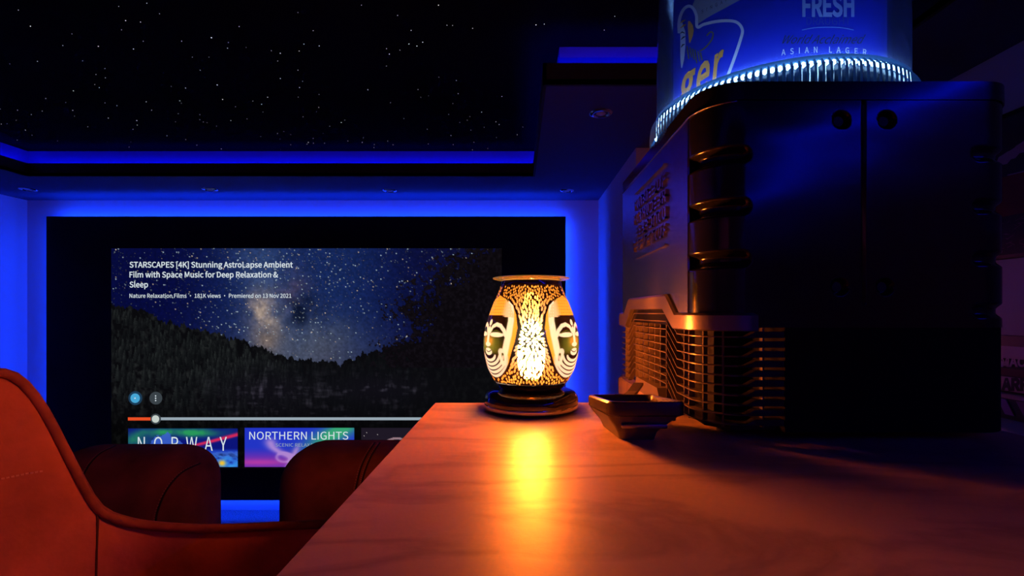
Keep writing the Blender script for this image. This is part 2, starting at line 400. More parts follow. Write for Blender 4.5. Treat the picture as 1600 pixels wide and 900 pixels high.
    nn = fbm(u*7, v*3, 91); n3 = fbm(u*16, v*9, 95)
    t1 = tm(t1, (40, 150, 90), np.clip(gauss(u, v, .5, .1, .3, .12)*nn*2+gauss(u, v, .08, .3, .12, .2)*nn*1.6, 0, 1))
    t1 = tm(t1, (40, 84, 214), sstep(.5, .62, v+.0*u)*.8)
    pk = .62-.55*np.clip(1-np.abs(u-.36)/.2, 0, 1)-.2*np.clip(1-np.abs(u-.24)/.1, 0, 1)+(n3-.5)*.25
    t1 = tm(t1, (58, 96, 200), ((v > pk)*.9*(v < .75)))
    t1 = tm(t1, (205, 40, 90), np.clip(gauss(u, v, .9, .22, .035, .5, .9)+.8*gauss(u, v, .8, .3, .02, .4, 1.0), 0, 1))
    t1 = tm(t1, (60, 160, 235), (sstep(.62, .75, v)*np.clip(n3*2.4-.7, 0, 1)*.9))
    t1 = tm(t1, (14, 24, 50), (sstep(.6, .7, v)*np.clip(1.2-n3*2.8, 0, 1)))
    t1 = tm(t1, (235, 190, 60), np.clip(gauss(u, v, .86, .9, .03, .07)*1.2, 0, 1))
    img = np.where(r1[..., None], t1, img)
    r2 = rect(383, 553.5, 669, 729.5); u = (X-383)/170.5; v = (Y-669)/60.5
    t2 = np.zeros_like(img); t2[:] = (34, 52, 196)
    t2 = tm(t2, (122, 46, 170), sstep(.45, .85, v)*.9); t2 = tm(t2, (190, 60, 160), np.clip(gauss(u, v, .12, .88, .3, .08), 0, 1)*.8)
    t2 = tm(t2, (60, 190, 96), np.clip(gauss(u, v, .84, .1, .14, .5, .5)*1.2, 0, 1)*.8)
    sw = np.exp(-((u-.17-.42*np.clip(v-.2, 0, 1)-.04*np.sin(v*9))/.055)**2)*sstep(.15, .4, v)
    sw2 = np.exp(-((u-.47+.16*(v-.55))/.03)**2)*sstep(.3, .6, v) + np.exp(-(((u-.36)/.07)**2+((v-.75)/.12)**2-1)**2*4)*.8
    t2 = tm(t2, (196, 150, 214), np.clip(sw+sw2*.9, 0, 1)*.8)
    t2 = tm(t2, (30, 16, 70), ((v > .97-.06*np.sin(u*14))*(u > .3))*.8)
    img = np.where(r2[..., None], t2, img)
    r3 = rect(565, 735, 669, 729.5); t3 = np.zeros_like(img); t3[:] = (30, 24, 36)
    arc = np.abs(np.hypot(X-620, (Y-714)*1.0)-29) < 1.6
    t3 = np.where((arc & (Y < 700))[..., None], (150, 120, 130), t3); t3 = np.where((np.hypot(X-620, Y-714) < 27)[..., None], (70, 46, 52), t3)
    img = np.where(r3[..., None], t3, img)
    for (sx, sy) in ((573, 676), (569, 681), (590, 679), (640, 676), (700, 690)): img[int((sy-388)), int((sx-174))] = (200, 190, 190)
    return np.clip(img, 0, 255), NX, NY
img, NX, NY = film_picture()
gx = np.linspace(174, 784, NX); gy = np.linspace(388, 732, NY)
Vx = (gx-VX)*YS/F; Vz = ZC-(gy-VY)*YS/F
co3 = np.zeros((NY, NX, 3), np.float32); co3[..., 0] = Vx[None, :]; co3[..., 1] = YS-.001; co3[..., 2] = Vz[:, None]
def grid_mesh(name, co3, wrap=False):
    ny, nx, _ = co3.shape; me = bpy.data.meshes.new(name)
    idx = np.arange(ny*nx).reshape(ny, nx)
    if wrap: nxt = np.roll(idx, -1, axis=1); A = idx[:-1]; B = nxt[:-1]; D = idx[1:]; E_ = nxt[1:]
    else: A = idx[:-1, :-1]; B = idx[:-1, 1:]; D = idx[1:, :-1]; E_ = idx[1:, 1:]
    q = np.stack([A, D, E_, B], -1).reshape(-1, 4)
    me.vertices.add(ny*nx); me.vertices.foreach_set('co', co3.reshape(-1).astype(np.float32))
    me.loops.add(q.size); me.loops.foreach_set('vertex_index', q.reshape(-1).astype(np.int32))
    me.polygons.add(len(q)); me.polygons.foreach_set('loop_start', np.arange(0, q.size, 4, dtype=np.int32))
    me.update(calc_edges=True); me.validate()
    return me
def add_col(me, rgb, name='Col'):
    ca = me.color_attributes.new(name, 'FLOAT_COLOR', 'POINT')
    ca.data.foreach_set('color', np.concatenate([rgb.reshape(-1, 3), np.ones((rgb.size//3, 1))], 1).reshape(-1).astype(np.float32))
def attr_emit(name, s):
    m = emit_mat(name, (1, 1, 1), s); nt = m.node_tree; an = nt.nodes.new('ShaderNodeAttribute'); an.attribute_name = 'Col'
    e = [n for n in nt.nodes if n.type == 'EMISSION'][0]; nt.links.new(an.outputs['Color'], e.inputs[0]); return m
me = grid_mesh('film_picture', co3); add_col(me, lin(img))
M_film = attr_emit('film_light', 1.0); M_film.cycles.emission_sampling = 'NONE'
pic = link('film_picture', me, M_film, screen); pic['label'] = 'night sky film with milky way, wooded hills and thumbnails'

ui_w = emit_mat('screen_white', L3(214, 226, 232), 1.0); ui_g = emit_mat('screen_grey', L3(150, 165, 176), 1.0)
ui_r = emit_mat('screen_orange', L3(232, 78, 36), 1.0); ui_dk = emit_mat('screen_dim', L3(58, 66, 72), 1.0)
ui_b = emit_mat('screen_blue', L3(70, 165, 212), 1.0); ui_b2 = emit_mat('screen_deep_blue', L3(28, 58, 84), 1.0)
for k in (ui_w, ui_g, ui_r, ui_dk, ui_b, ui_b2): k.cycles.emission_sampling = 'NONE'
def disc(name, cx, cy, r, m, d, parent, n=28):
    return obj(name, [scr(cx+r*math.cos(2*math.pi*k/n), cy+r*math.sin(2*math.pi*k/n), d) for k in range(n)], [tuple(reversed(range(n)))], m, parent)
def srect(name, x0, x1, y0, y1, m, d, parent):
    return obj(name, [scr(x0, y1, d), scr(x1, y1, d), scr(x1, y0, d), scr(x0, y0, d)], [(0, 1, 2, 3)], m, parent)
smap = lambda x, y: scr(x, y, .004)
title = [('STARSCAPES [4K] Stunning AstroLapse Ambient', 203, 458, 418), ('Film with Space Music for Deep Relaxation &', 203, 435, 433.5), ('Sleep', 203, 232, 449)]
for s_, x0, x1, yb in title: text_on('title_text', s_, x0, x1, yb, yb-8.6, smap, ui_w, pic, bold=.009)
text_on('caption_text', 'Nature Relaxation Films • 181K views • Premiered on 13 Nov 2021', 203, 455.5, 465.3, 459, smap, ui_w, pic, bold=.004)
disc('button', 212, 622, 10.8, ui_b2, .003, pic); disc('button_face', 212, 622, 7.4, ui_b, .0045, pic); disc('button_dot', 212, 622, 1.1, ui_w, .006, pic, 10)
disc('button', 244, 622, 10, ui_dk, .003, pic)
for yy in (618.4, 622, 625.6): disc('menu_dot', 244, yy, 1.1, ui_w, .005, pic, 10)
srect('progress_bar', 245, 784, 652, 656.4, ui_g, .003, pic); srect('played_bar', 200.5, 245, 652, 656.8, ui_r, .0035, pic)
disc('progress_knob_ring', 244, 654.4, 8.2, ui_dk, .0045, pic); disc('progress_knob', 244, 654.4, 5.8, emit_mat('knob_white', L3(196, 206, 200), 1.0), .006, pic)
text_on('thumbnail_text', 'NORWAY', 216, 355, 704, 682.5, smap, ui_w, pic, spacing=1.35)
text_on('thumbnail_text', 'NORTHERN LIGHTS', 390, 544.5, 686.5, 674.5, smap, ui_w, pic)
text_on('thumbnail_text', 'SCENIC RELAXATION', 431, 508, 697.5, 692.5, smap, ui_g, pic)

# ------------------------------------------------------------------ bar counter
HC = .122; ZW = ZC - HC                       # worktop surface
bar = thing('bar_counter', 'bar counter with a pale veined worktop carrying the lamp and beer dispenser', 'bar', (.3, 0, .30))
poly = [(-.1138, -.9), (1.50, -.9), (1.50, .458), (.497, .458), (.497, .90), (.19, .90), (.19, .640), (-.1138, .640)]
bm = bmesh.new()
lo = [bm.verts.new((x, y, ZW-.03)) for x, y in poly]; hi = [bm.verts.new((x, y, ZW)) for x, y in poly]
bm.faces.new(hi); bm.faces.new(list(reversed(lo)))
for k in range(len(poly)): bm.faces.new((lo[k], lo[(k+1) % 8], hi[(k+1) % 8], hi[k]))
bmesh.ops.bevel(bm, geom=[e for e in bm.edges if all(v.co.z > ZW-.001 for v in e.verts)], offset=.002, segments=2, affect='EDGES')
bmo('worktop', bm, M_counter, bar, smooth=True, angle=40)
box('bar_front', .12, 1.46, -.85, .43, .30, ZW-.03, M_bardark, bar)
box('bar_end', .12, .46, .43, .62, .30, ZW-.03, M_bardark, bar)

# ------------------------------------------------------------------ wax warmer lamp
LX, LY = .0161, .597; pxm = LY/F
lamp = thing('wax_warmer_lamp', 'glowing mirrored glass wax warmer with Buddha faces and golden dots on black base', 'lamp', (LX, LY, ZW))
M_lampbase = mat('gloss_black_base', (.010, .008, .008), .08, spec=.6, coat=.5)
zz = lambda y: HC-(y-VY)*pxm
lathe('base', [(.050, zz(628.5)), (.0585, zz(627.5)), (.0588, zz(622)), (.0578, zz(616)), (.0545, zz(611)), (.048, zz(607.5)), (.036, zz(606.5)), (.030, zz(606.5))], LX, LY, ZW, M_lampbase, lamp, 96, caps=False)
lathe('base_band', [(.050, zz(635.2)), (.0586, zz(634)), (.0592, zz(631)), (.0585, zz(628)), (.050, zz(628.2))], LX, LY, ZW, mat('polished_band', (.86, .78, .66), .10, 1.0), lamp, 96, caps=False)
lathe('foot', [(.0005, 0), (.050, 0), (.0535, .0012), (.0535, zz(635)), (.050, zz(634.9))], LX, LY, ZW, M_lampbase, lamp, 96, caps=False)
gp_y = np.array([613.5, 610, 604, 598, 590, 575, 555, 540, 528, 513, 500, 487, 473, 460, 450, 443, 440])
gp_r = np.array([36, 43, 50, 54.5, 59.5, 67.5, 72.6, 74.4, 74.2, 71.8, 68.3, 63.8, 58.5, 52.3, 48.3, 46.8, 46.6])*pxm
def glass_r(y): return np.interp(y, gp_y[::-1], gp_r[::-1])
def smooth_r(y):
    return sum(glass_r(y+d)*k for d, k in ((-5, .1), (-2.5, .2), (0, .4), (2.5, .2), (5, .1)))

def lamp_pattern(ny, ns):
    """one third of the glass: a face at 58 degrees from the middle of the dot column; returns brightness colour"""
    yy_ = np.linspace(594, 446, ny); ang = (np.arange(ns)/ns)*120.0          # 0 = middle of dot column, 60 = nose
    A, Y = np.meshgrid(ang, yy_); a = np.abs(A-60.0); ax = a*1.22           # arc pixels from the face's mid line
    out = np.zeros((ny, ns, 3)); out[:] = (.010, .002, .001)
    WH = np.array((1.0, .80, .50)); GO = np.array((1.1, .36, .03)); OL = np.array((.20, .15, .012))
    def put(col, k): 
        nonlocal out
        out = out*(1-k[..., None]) + col*k[..., None]
    # outline of head: half-width in arc px as a function of y
    hw = np.interp(Y, [462, 468, 478, 492, 510, 530, 548, 562, 575, 584, 588], [2, 26, 42, 50, 54, 51, 45, 40, 31, 16, 0])
    inside = ax < hw
    # ---- dots
    R = np.random.default_rng(3); dots = np.zeros((ny, ns)); 
    pts = []
    for _ in range(9000):
        da = R.uniform(-62, 62); y = R.uniform(449, 592)
        h = np.interp(y, [462, 468, 478, 492, 510, 530, 548, 562, 575, 584, 588], [2, 26, 42, 50, 54, 51, 45, 40, 31, 16, 0])
        if (60-abs(da))*1.22 < h+5: continue
        if any((p[0]-da)**2*1.5+(p[1]-y)**2 < 13.0 for p in pts): continue
        pts.append((da, y))
    dy_ = (594-446)/(ny-1)
    for da, y in pts:
        vx, vy = da*1.22, (y-525)*1.0; d = math.hypot(vx, vy)+1e-6; vx /= d; vy /= d
        el = 1.0 + 1.5*math.exp(-((d-34)/26)**2); r = 1.62
        A2 = ((A - da + 60) % 120 - 60)*1.22
        k0 = int((594-y-9)/dy_); k1 = int((594-y+9)/dy_); k0 = max(k0, 0); k1 = min(k1, ny-1)
        sl = slice(k0, k1+1)
        X_ = A2[sl]; Y_ = Y[sl]-y
        t_ = X_*vx+Y_*vy; n_ = -X_*vy+Y_*vx
        dots[sl] = np.maximum(dots[sl], 1-sstep(.72, 1.12, np.hypot(t_/(r*el), n_/r)))
    hot = np.exp(-((Y-522)/36)**2)
    Ad = np.minimum(A, 120-A)
    hot = hot*np.exp(-(Ad/30)**2)
    dc = GO*(1-hot[..., None]) + WH*1.0*hot[..., None]
    dots = np.where(inside, 0, dots)
    out = out*(1-dots[..., None]) + dc*dots[..., None]
    core = np.exp(-((Y-525)/26)**2)*np.exp(-(Ad/15)**2)*.5*~inside
    put(WH*.8, core*.25)
    # ---- face
    def line(poly, wd, soft=1.0):
        P = [(q[0]*1.22, q[1]) for q in poly]; D = np.full(A.shape, 1e9)
        for (x0, y0), (x1, y1) in zip(P, P[1:]):
            dx, dy = x1-x0, y1-y0; t_ = np.clip(((ax-x0)*dx+(Y-y0)*dy)/(dx*dx+dy*dy+1e-9), 0, 1)
            D = np.minimum(D, np.hypot(ax-x0-t_*dx, Y-y0-t_*dy))
        return (1-sstep(wd-soft, wd+soft, D)), D
    put(np.array((.012, .002, .001)), inside*1.0)
    e_, D = line([(30, 470), (37, 482), (41, 500), (40, 522), (35, 540), (30, 556)], 5, 1)
    put(OL*.9, np.exp(-(D/8.5)**2)*inside*.9); put(GO*1.1, np.exp(-(D/6.0)**2)*inside*.8)
    k, D = line([(29, 474), (33, 486), (35, 500), (34, 520), (31, 538), (27, 556)], 4.6, 1.4); put(WH, k*inside)
    k, D = line([(24, 545), (26, 560)], 5.0, 1.2); put(WH*.8, k*inside); k, _ = line([(26, 548), (26, 556)], 2.0, .8); put(OL*.4, k)
    hairk = inside*(Y < 493+.05*ax)*(ax < hw-4)*1.0
    hd = 1-.75*(np.sin(ax*1.45+1.57*np.floor((Y-464)/4.4))*np.sin((Y-464)*.714) > .62); put(GO*.95, hairk*hd)
    put(WH*.75, hairk*sstep(20, 34, ax)*.6)
    put(np.array((.02, .004, .001)), inside*(Y > 492)*(Y < 506)*(ax < 32)*(1-sstep(24, 33, ax)))
    put(OL*.95, inside*(1-sstep(24, 34, ax))*sstep(515, 532, Y)*(1-sstep(540, 552, Y))*(1-.7*sstep(6, 30, ax)))
    put(GO*.75, inside*(1-sstep(6, 20, ax))*sstep(520, 528, Y)*(1-sstep(531, 541, Y))*.5)
    k, _ = line([(3.5, 516), (7, 509), (14, 505.5), (21, 507.5), (27, 514), (30, 521)], 2.6, .9); put(WH, k)
    k = 1-sstep(.85, 1.1, np.hypot((ax-19)/15, (Y-520.5)/3.4)); put(WH, k)
    k, _ = line([(6, 517), (15, 514.5), (24, 518)], .9, .7); put(OL*.4, k*.9)
    k = 1-sstep(.8, 1.1, np.hypot(ax/4.2, (Y-503)/4.8)); put(WH, k)
    k, _ = line([(0, 512), (0, 534)], 3.4, .9); put(WH, k)
    k = 1-sstep(.85, 1.1, np.hypot(ax/8.0, (Y-535)/3.4)); put(WH, k)
    k = 1-sstep(.85, 1.1, np.hypot(ax/10.5, (Y-546)/5.4)); put(WH, k)
    k, _ = line([(0, 546.6), (4, 545.6), (7, 543.6)], .9, .7); put(OL*.2, k)
    for q, (rx, ry) in enumerate(((17, 10), (25, 16), (32, 22), (37, 28), (40, 34))):
        e_ = np.abs(np.hypot(ax/rx, (Y-549)/ry)-1)*min(rx, ry); th_ = np.clip((Y-549)/ry, 0, 1)**.6; k = (1-sstep(1.5*th_, 1.5*th_+.9, e_))*(Y > 550)*inside*th_**.4; put(WH*(.95-.06*q), k)
    return out, yy_
NYG, NSG = 230, 270
pat, py_ = lamp_pattern(NYG, NSG)
pat = np.tile(pat, (1, 3, 1)); nphi = NSG*3
# column of dots faces the camera: direction from lamp to lens
phi0 = math.atan2(-LY, -LX)
phis = phi0 + np.arange(nphi)/nphi*2*math.pi
rr = smooth_r(py_)
g3 = np.zeros((NYG, nphi, 3)); g3[..., 0] = LX + rr[:, None]*np.cos(phis)[None]; g3[..., 1] = LY + rr[:, None]*np.sin(phis)[None]; g3[..., 2] = (ZW+HC-(py_-VY)*pxm)[:, None]
me = grid_mesh('glass_globe', g3[::-1].copy(), wrap=True); add_col(me, pat[::-1].copy())
M_glass = mat('mirrored_glass', (.020, .012, .008), .06, spec=.6)
nt = M_glass.node_tree; an = nt.nodes.new('ShaderNodeAttribute'); an.attribute_name = 'Col'
nt.links.new(an.outputs['Color'], nt.nodes['Principled BSDF'].inputs['Emission Color']); nt.nodes['Principled BSDF'].inputs['Emission Strength'].default_value = E_LAMP
sp_ = nt.nodes.new('ShaderNodeSeparateColor'); nt.links.new(an.outputs['Color'], sp_.inputs[0])
mr_ = nt.nodes.new('ShaderNodeMapRange'); mr_.inputs[1].default_value = .3; mr_.inputs[2].default_value = 1.0; mr_.inputs[4].default_value = .6
nt.links.new(sp_.outputs[0], mr_.inputs[0])
tb = nt.nodes.new('ShaderNodeBsdfTransparent'); tb.inputs[0].default_value = (1.0, .26, .04, 1)
mxs = nt.nodes.new('ShaderNodeMixShader'); nt.links.new(mr_.outputs[0], mxs.inputs[0])
nt.links.new(nt.nodes['Principled BSDF'].outputs[0], mxs.inputs[1]); nt.links.new(tb.outputs[0], mxs.inputs[2])
ads = nt.nodes.new('ShaderNodeAddShader'); emn = nt.nodes.new('ShaderNodeEmission'); nt.links.new(an.outputs['Color'], emn.inputs[0]); emn.inputs[1].default_value = .55
nt.links.new(mxs.outputs[0], ads.inputs[0]); nt.links.new(emn.outputs[0], ads.inputs[1])
nt.links.new(ads.outputs[0], nt.nodes['Material Output'].inputs[0]); M_glass.cycles.emission_sampling = 'NONE'
lathe('bulb', [(.0005, .037), (.008, .038), (.013, .043), (.0165, .054), (.0175, .068), (.0165, .082), (.0135, .097), (.009, .108), (.0005, .114)], LX, LY, ZW, emit_mat('bulb_filament_glow', (1.0, .62, .30), E_BULB), lamp, 24, caps=False)
lathe('bulb_socket', [(.012, zz(606)), (.012, .036), (.008, .0405)], LX, LY, ZW, M_blackmatt, lamp, 20)
gl = link('glass_globe', me, M_glass, lamp, smooth=True); gl['label'] = 'mirrored glass globe with glowing faces and dots'
ys = np.array([613.5, 610, 606, 602, 598, 594.2]); lathe('glass_bottom', [(float(smooth_r(y)), zz(y)) for y in ys], LX, LY, ZW, mat('dark_clear_glass', (.02, .022, .03), .05, spec=.8, coat=.6), lamp, 96, caps=False)
lathe('glass_neck', [(float(smooth_r(y)), zz(y)) for y in (446, 444, 442, 440)], LX, LY, ZW, MATS['dark_clear_glass'], lamp, 96, caps=False)
M_dish = mat('amber_glow_dish', (.85, .55, .16), .10, .85, emit=(1.0, .42, .06), es=.22)  # emission added in place of lamp light coming through the dish
lathe('wax_dish', [(46*pxm, zz(442)), (46*pxm, zz(439.5)), (47*pxm, zz(438.3)), (55*pxm, zz(437.6)), (59.5*pxm, zz(436.2)), (60*pxm, zz(434.8)), (58*pxm, zz(434.2)), (46*pxm, zz(436)), (30*pxm, zz(440)), (.0005, zz(441))], LX, LY, ZW, M_dish, lamp, 96, caps=False)

# ------------------------------------------------------------------ beer dispenser
MX0, MX1, MY0, MY1, RC = .1754, .480, .447, .832, .039
disp = thing('beer_dispenser', 'black countertop beer dispenser with steel front and louvred grille', 'beer dispenser', ((MX0+MX1)/2, (MY0+MY1)/2, ZW))
def rrect_path(x0, x1, y0, y1, r, fine):
    """plan outline, counter-clockwise from above, starting on the near side; returns points, normals, running length"""
    P = []; Nn = []
    def seg(a_, b_, n, st):
        ln = (Vector(b_)-Vector(a_)).length; k = max(1, int(ln/st))
        for i_ in range(k): P.append(tuple(Vector(a_).lerp(Vector(b_), i_/k))); Nn.append(n)
    def arc(cx, cy, a0, k):
        for i_ in range(k): t_ = a0+math.pi/2*i_/k; P.append((cx+r*math.cos(t_), cy+r*math.sin(t_))); Nn.append((math.cos(t_), math.sin(t_)))
    k = max(6, int(r*1.57/fine))
    xs = [x0+r, x0+r+.055, x1-r-.03, x1-r]
    seg((xs[0], y0), (xs[2], y0), (0, -1), fine); seg((xs[2], y0), (xs[3], y0), (0, -1), fine)
    arc(x1-r, y0+r, -math.pi/2, k); seg((x1, y0+r), (x1, y1-r), (1, 0), .03); arc(x1-r, y1-r, 0, k)
    seg((x1-r, y1), (x0+r, y1), (0, 1), .02); arc(x0+r, y1-r, math.pi/2, k)
    seg((x0, y1-r), (x0, y1-r-.03), (-1, 0), fine); seg((x0, y1-r-.03), (x0, y0+r+.03), (-1, 0), .01); seg((x0, y0+r+.03), (x0, y0+r), (-1, 0), fine)
    arc(x0+r, y0+r, math.pi, k)
    return np.array(P), np.array(Nn)
P, Nn = rrect_path(MX0, MX1, MY0, MY1, RC, .0012)
zs = np.concatenate([np.arange(.1075, .322, .0010), [.322]])
S = np.zeros(len(P)); S[1:] = np.cumsum(np.hypot(*(P[1:]-P[:-1]).T)); total = S[-1] + np.hypot(*(P[0]-P[-1]))
Xg = np.broadcast_to(P[:, 0], (len(zs), len(P))); Yg = np.broadcast_to(P[:, 1], Xg.shape); Zg = np.broadcast_to(zs[:, None], Xg.shape); Sg = np.broadcast_to(S, Xg.shape)
dep = np.zeros(Xg.shape)
near = np.broadcast_to(Nn[:, 1] < -.999, Xg.shape)
def s_at(x, y): return S[np.argmin(np.hypot(P[:, 0]-x, P[:, 1]-y))]
def slot(sa, sb, zc, hh=.0078, d=.0085):
    global dep
    ln = (sb-sa) % total; c = (sa+ln/2) % total
    ds = (Sg-c+total/2) % total-total/2
    q = np.hypot(np.maximum(np.abs(ds)-(ln/2-hh), 0), Zg-zc)
    dep = np.maximum(dep, d*(1-sstep(hh*.25, hh*1.15, q)))
zrow = [HC+(VY-y)*MY0/F for y in (240, 322, 404, 486)]
for k, zc in enumerate(zrow):
    if k < 3:
        slot(s_at(MX0, MY0+RC+.010), s_at(.2195, MY0), zc); slot(s_at(MX0+.045, MY1), s_at(MX0, MY1-RC-.012), zc)
    slot(s_at(.428, MY0), s_at(MX1, MY0+RC+.02), zc, .0070, .0045)
dep = np.maximum(dep, .006*(1-sstep(.0006, .0016, np.abs(Xg-.3262)))*near*(Zg > .13))
holes = [(1315, 187), (1386, 187), (1312, 448), (1383, 448)]
hw_ = [((x-VX)*MY0/F, HC+(VY-y)*MY0/F) for x, y in holes]
for hx_, hz_ in hw_: dep = np.maximum(dep, .007*(1-sstep(.0066, .0084, np.hypot(Xg-hx_, Zg-hz_)))*near)
b3 = np.zeros((len(zs), len(P), 3)); b3[..., 0] = Xg-Nn[None, :, 0]*dep; b3[..., 1] = Yg-Nn[None, :, 1]*dep; b3[..., 2] = ZW+Zg
me = grid_mesh('body', b3[::-1].copy(), wrap=True); link('body', me, M_blackpl, disp, smooth=True)
for hx_, hz_ in hw_:
    bm = bmesh.new()
    bmesh.ops.create_cone(bm, cap_ends=True, segments=24, radius1=.0052, radius2=.0046, depth=.003)
    bmesh.ops.create_cone(bm, cap_ends=True, segments=6, radius1=.0022, radius2=.0022, depth=.0034)
    for v in bm.verts: v.co = Vector((v.co.x+hx_, MY0+.0058-v.co.z, v.co.y+ZW+hz_))
    bmo('screw', bm, M_blackmatt, disp)
def prism(name, path, z0, z1, m, parent, bev=0.0, inset_top=0.0):
    bm = bmesh.new(); lo = [bm.verts.new((x, y, z0)) for x, y in path]; hi = [bm.verts.new((x, y, z1)) for x, y in path]
    top = bm.faces.new(hi); bm.faces.new(list(reversed(lo))); n = len(path)
    for k in range(n): bm.faces.new((lo[k], lo[(k+1) % n], hi[(k+1) % n], hi[k]))
    if bev: bmesh.ops.bevel(bm, geom=[e for e in top.edges], offset=bev, segments=3, affect='EDGES')
    return bmo(name, bm, m, parent, smooth=True, angle=35)
Pc, _ = rrect_path(MX0, MX1+.001, MY0-.001, MY1, RC, .004)
prism('cap', [tuple(p) for p in Pc], ZW+.3225, ZW+.3395, M_blackpl, disp, .004)
Pi, _ = rrect_path(MX0+.003, MX1-.003, MY0+.003, MY1-.003, RC-.003, .006)
prism('cap_gasket', [tuple(p) for p in Pi], ZW+.319, ZW+.3225, M_blackmatt, disp)
# lower body: solid everywhere except the louvred front and near corner
GXE = .2525
low = [(GXE, MY0+.001), (MX1-RC, MY0+.001)] + [(MX1-RC+(RC-.001)*math.sin(k*math.pi/20), MY0+RC-(RC-.001)*math.cos(k*math.pi/20)) for k in range(1, 11)] + [(MX1-.001, MY1-.03), (MX1-.03, MY1-.001), (MX0+.05, MY1-.001), (MX0+.05, MY0+.075), (GXE, MY0+.075)]
prism('lower_body', low, ZW+.008, ZW+.1078, M_panel, disp)
for fx, fy in ((MX0+.05, MY0+.05), (MX1-.05, MY0+.05), (MX0+.07, MY1-.05), (MX1-.05, MY1-.05)):
    lathe('foot', [(.016, 0), (.017, .009), (.017, .0125)], fx, fy, ZW, M_blackmatt, disp, 20)
prism('floor_pan', [(MX0+.012, MY0+.03), (MX0+.03, MY0+.012), (GXE, MY0+.012), (GXE, MY1-.03), (MX0+.02, MY1-.03)], ZW+.0085, ZW+.0125, M_blackmatt, disp)
# louvres: each fin follows the front with a trapezoid rise in its middle, round the near corner onto the side
def fin_z(y): return float(np.interp(y, [.50, .522, .560, .716, .754, .80], [0, 0, .022, .022, 0, 0]))
def fin_path():
    pth = []
    for x in np.linspace(GXE-.002, MX0+RC, 5): pth.append((x, MY0, 0, -1))
    for k in range(1, 9): t_ = -math.pi/2-math.pi/2*k/9; pth.append((MX0+RC+RC*math.cos(t_), MY0+RC+RC*math.sin(t_), math.cos(t_), math.sin(t_)))
    for y in (MY0+RC, .50, .522, .560, .60, .64, .68, .716, .754, MY1-RC): pth.append((MX0, y, -1, 0))
    for k in range(1, 5): t_ = math.pi-math.pi/2*k/6; pth.append((MX0+RC+RC*math.cos(t_), MY1-RC+RC*math.sin(t_), math.cos(t_), math.sin(t_)))
    return pth
FP = fin_path(); FD = .0075; FT = .0011
for k in range(10):
    z0 = .0150+k*.0092; vs = []; fs = []
    for (x, y, nx, ny_) in FP:
        z = z0+(fin_z(y) if nx < -.99 else 0)
        if z > .1085 + (fin_z(y) if nx < -.99 else 0): z = .1085
        z += ZW; FTp = .0058 if (y < MY0+1e-6 and x > MX0+RC+.004) else FT  # bars thickened on the side to narrow the leaking light
        vs += [(x+nx*.0008, y+ny_*.0008, z), (x+nx*.0008, y+ny_*.0008, z+FTp), (x-nx*FD, y-ny_*FD, z+FTp), (x-nx*FD, y-ny_*FD, z)]
    n = len(FP)
    for i_ in range(n-1):
        for j in range(4): fs.append((4*i_+j, 4*(i_+1)+j, 4*(i_+1)+(j+1) % 4, 4*i_+(j+1) % 4))
    fs += [(3, 2, 1, 0), (4*n-4, 4*n-3, 4*n-2, 4*n-1)]
    fo = obj('louvre_fin', vs, fs, M_grille, disp); fo.data.materials.append(M_blackmatt)
    for pl in fo.data.polygons: pl.material_index = 1 if pl.center.x > MX0+RC*.9 and pl.center.y < .5 else 0  # black on the near side puts its unlit look into the colour
def rib(x, y, nx, ny_, zb, zt):
    t_ = .0008; tx, ty = -ny_*t_, nx*t_; q = [(x-nx*.0015+tx, y-ny_*.0015+ty), (x-nx*.0015-tx, y-ny_*.0015-ty), (x-nx*FD-tx, y-ny_*FD-ty), (x-nx*FD+tx, y-ny_*FD+ty)]
    vs = [(a_, b_, ZW+zb) for a_, b_ in q]+[(a_, b_, ZW+zt) for a_, b_ in q]
    obj('louvre_rib', vs, [(3,2,1,0),(4,5,6,7),(0,1,5,4),(1,2,6,5),(2,3,7,6),(3,0,4,7)], M_grille, disp)
for y in (.492, .506, .566, .590, .615, .641, .668, .695, .714, .764, .782): rib(MX0, y, -1, 0, .0125, .1075+fin_z(y))
for k in (3, 6): t_ = -math.pi/2-math.pi/2*k/9; rib(MX0+RC+RC*math.cos(t_), MY0+RC+RC*math.sin(t_), math.cos(t_), math.sin(t_), .0125, .1075)
for x in (.232,): rib(x, MY0, 0, -1, .0125, .1075)
box('grille_back', MX0+.040, MX0+.050, MY0+.075, MY1-.03, ZW+.0125, ZW+.128, M_blackmatt, disp)
# steel front plate above the grille, with the raised trapezoid bezel
def fx_(y, z, d=0.0): return (MX0-d, y, ZW+z)
fy0, fy1 = MY0+RC+.002, MY1-RC-.002
up_ = [(fy0, .321), (fy1, .321), (fy1, .121), (.7635, .121), (.732, .143), (.548, .143), (.5165, .121), (fy0, .121)]
bm = bmesh.new(); fr = [bm.verts.new(fx_(y, z, .0012)) for y, z in up_]; bk = [bm.verts.new(fx_(y, z, -.001)) for y, z in up_]
bm.faces.new(fr)
for k in range(8): bm.faces.new((bk[k], bk[(k+1) % 8], fr[(k+1) % 8], fr[k]))
bmesh.ops.recalc_face_normals(bm, faces=bm.faces[:]); bmo('steel_front', bm, M_steel, disp)
bz_t = [(.4475, .1215), (.5165, .1215), (.548, .1435), (.732, .1435), (.7635, .1215), (.83, .1215)]
bz_b = [(.4475, .1040), (.5225, .1040), (.560, .1260), (.718, .1260), (.752, .1000), (.83, .1000)]
bm = bmesh.new()
def bez_pt(y, z, d):
    if y < MY0+RC: return None
    return fx_(y, z, d)
rows = []
cols = []
ysamp = sorted(set([MY0+RC, .50, .5165, .5225, .548, .560, .64, .718, .732, .752, .7635, MY1-RC]))
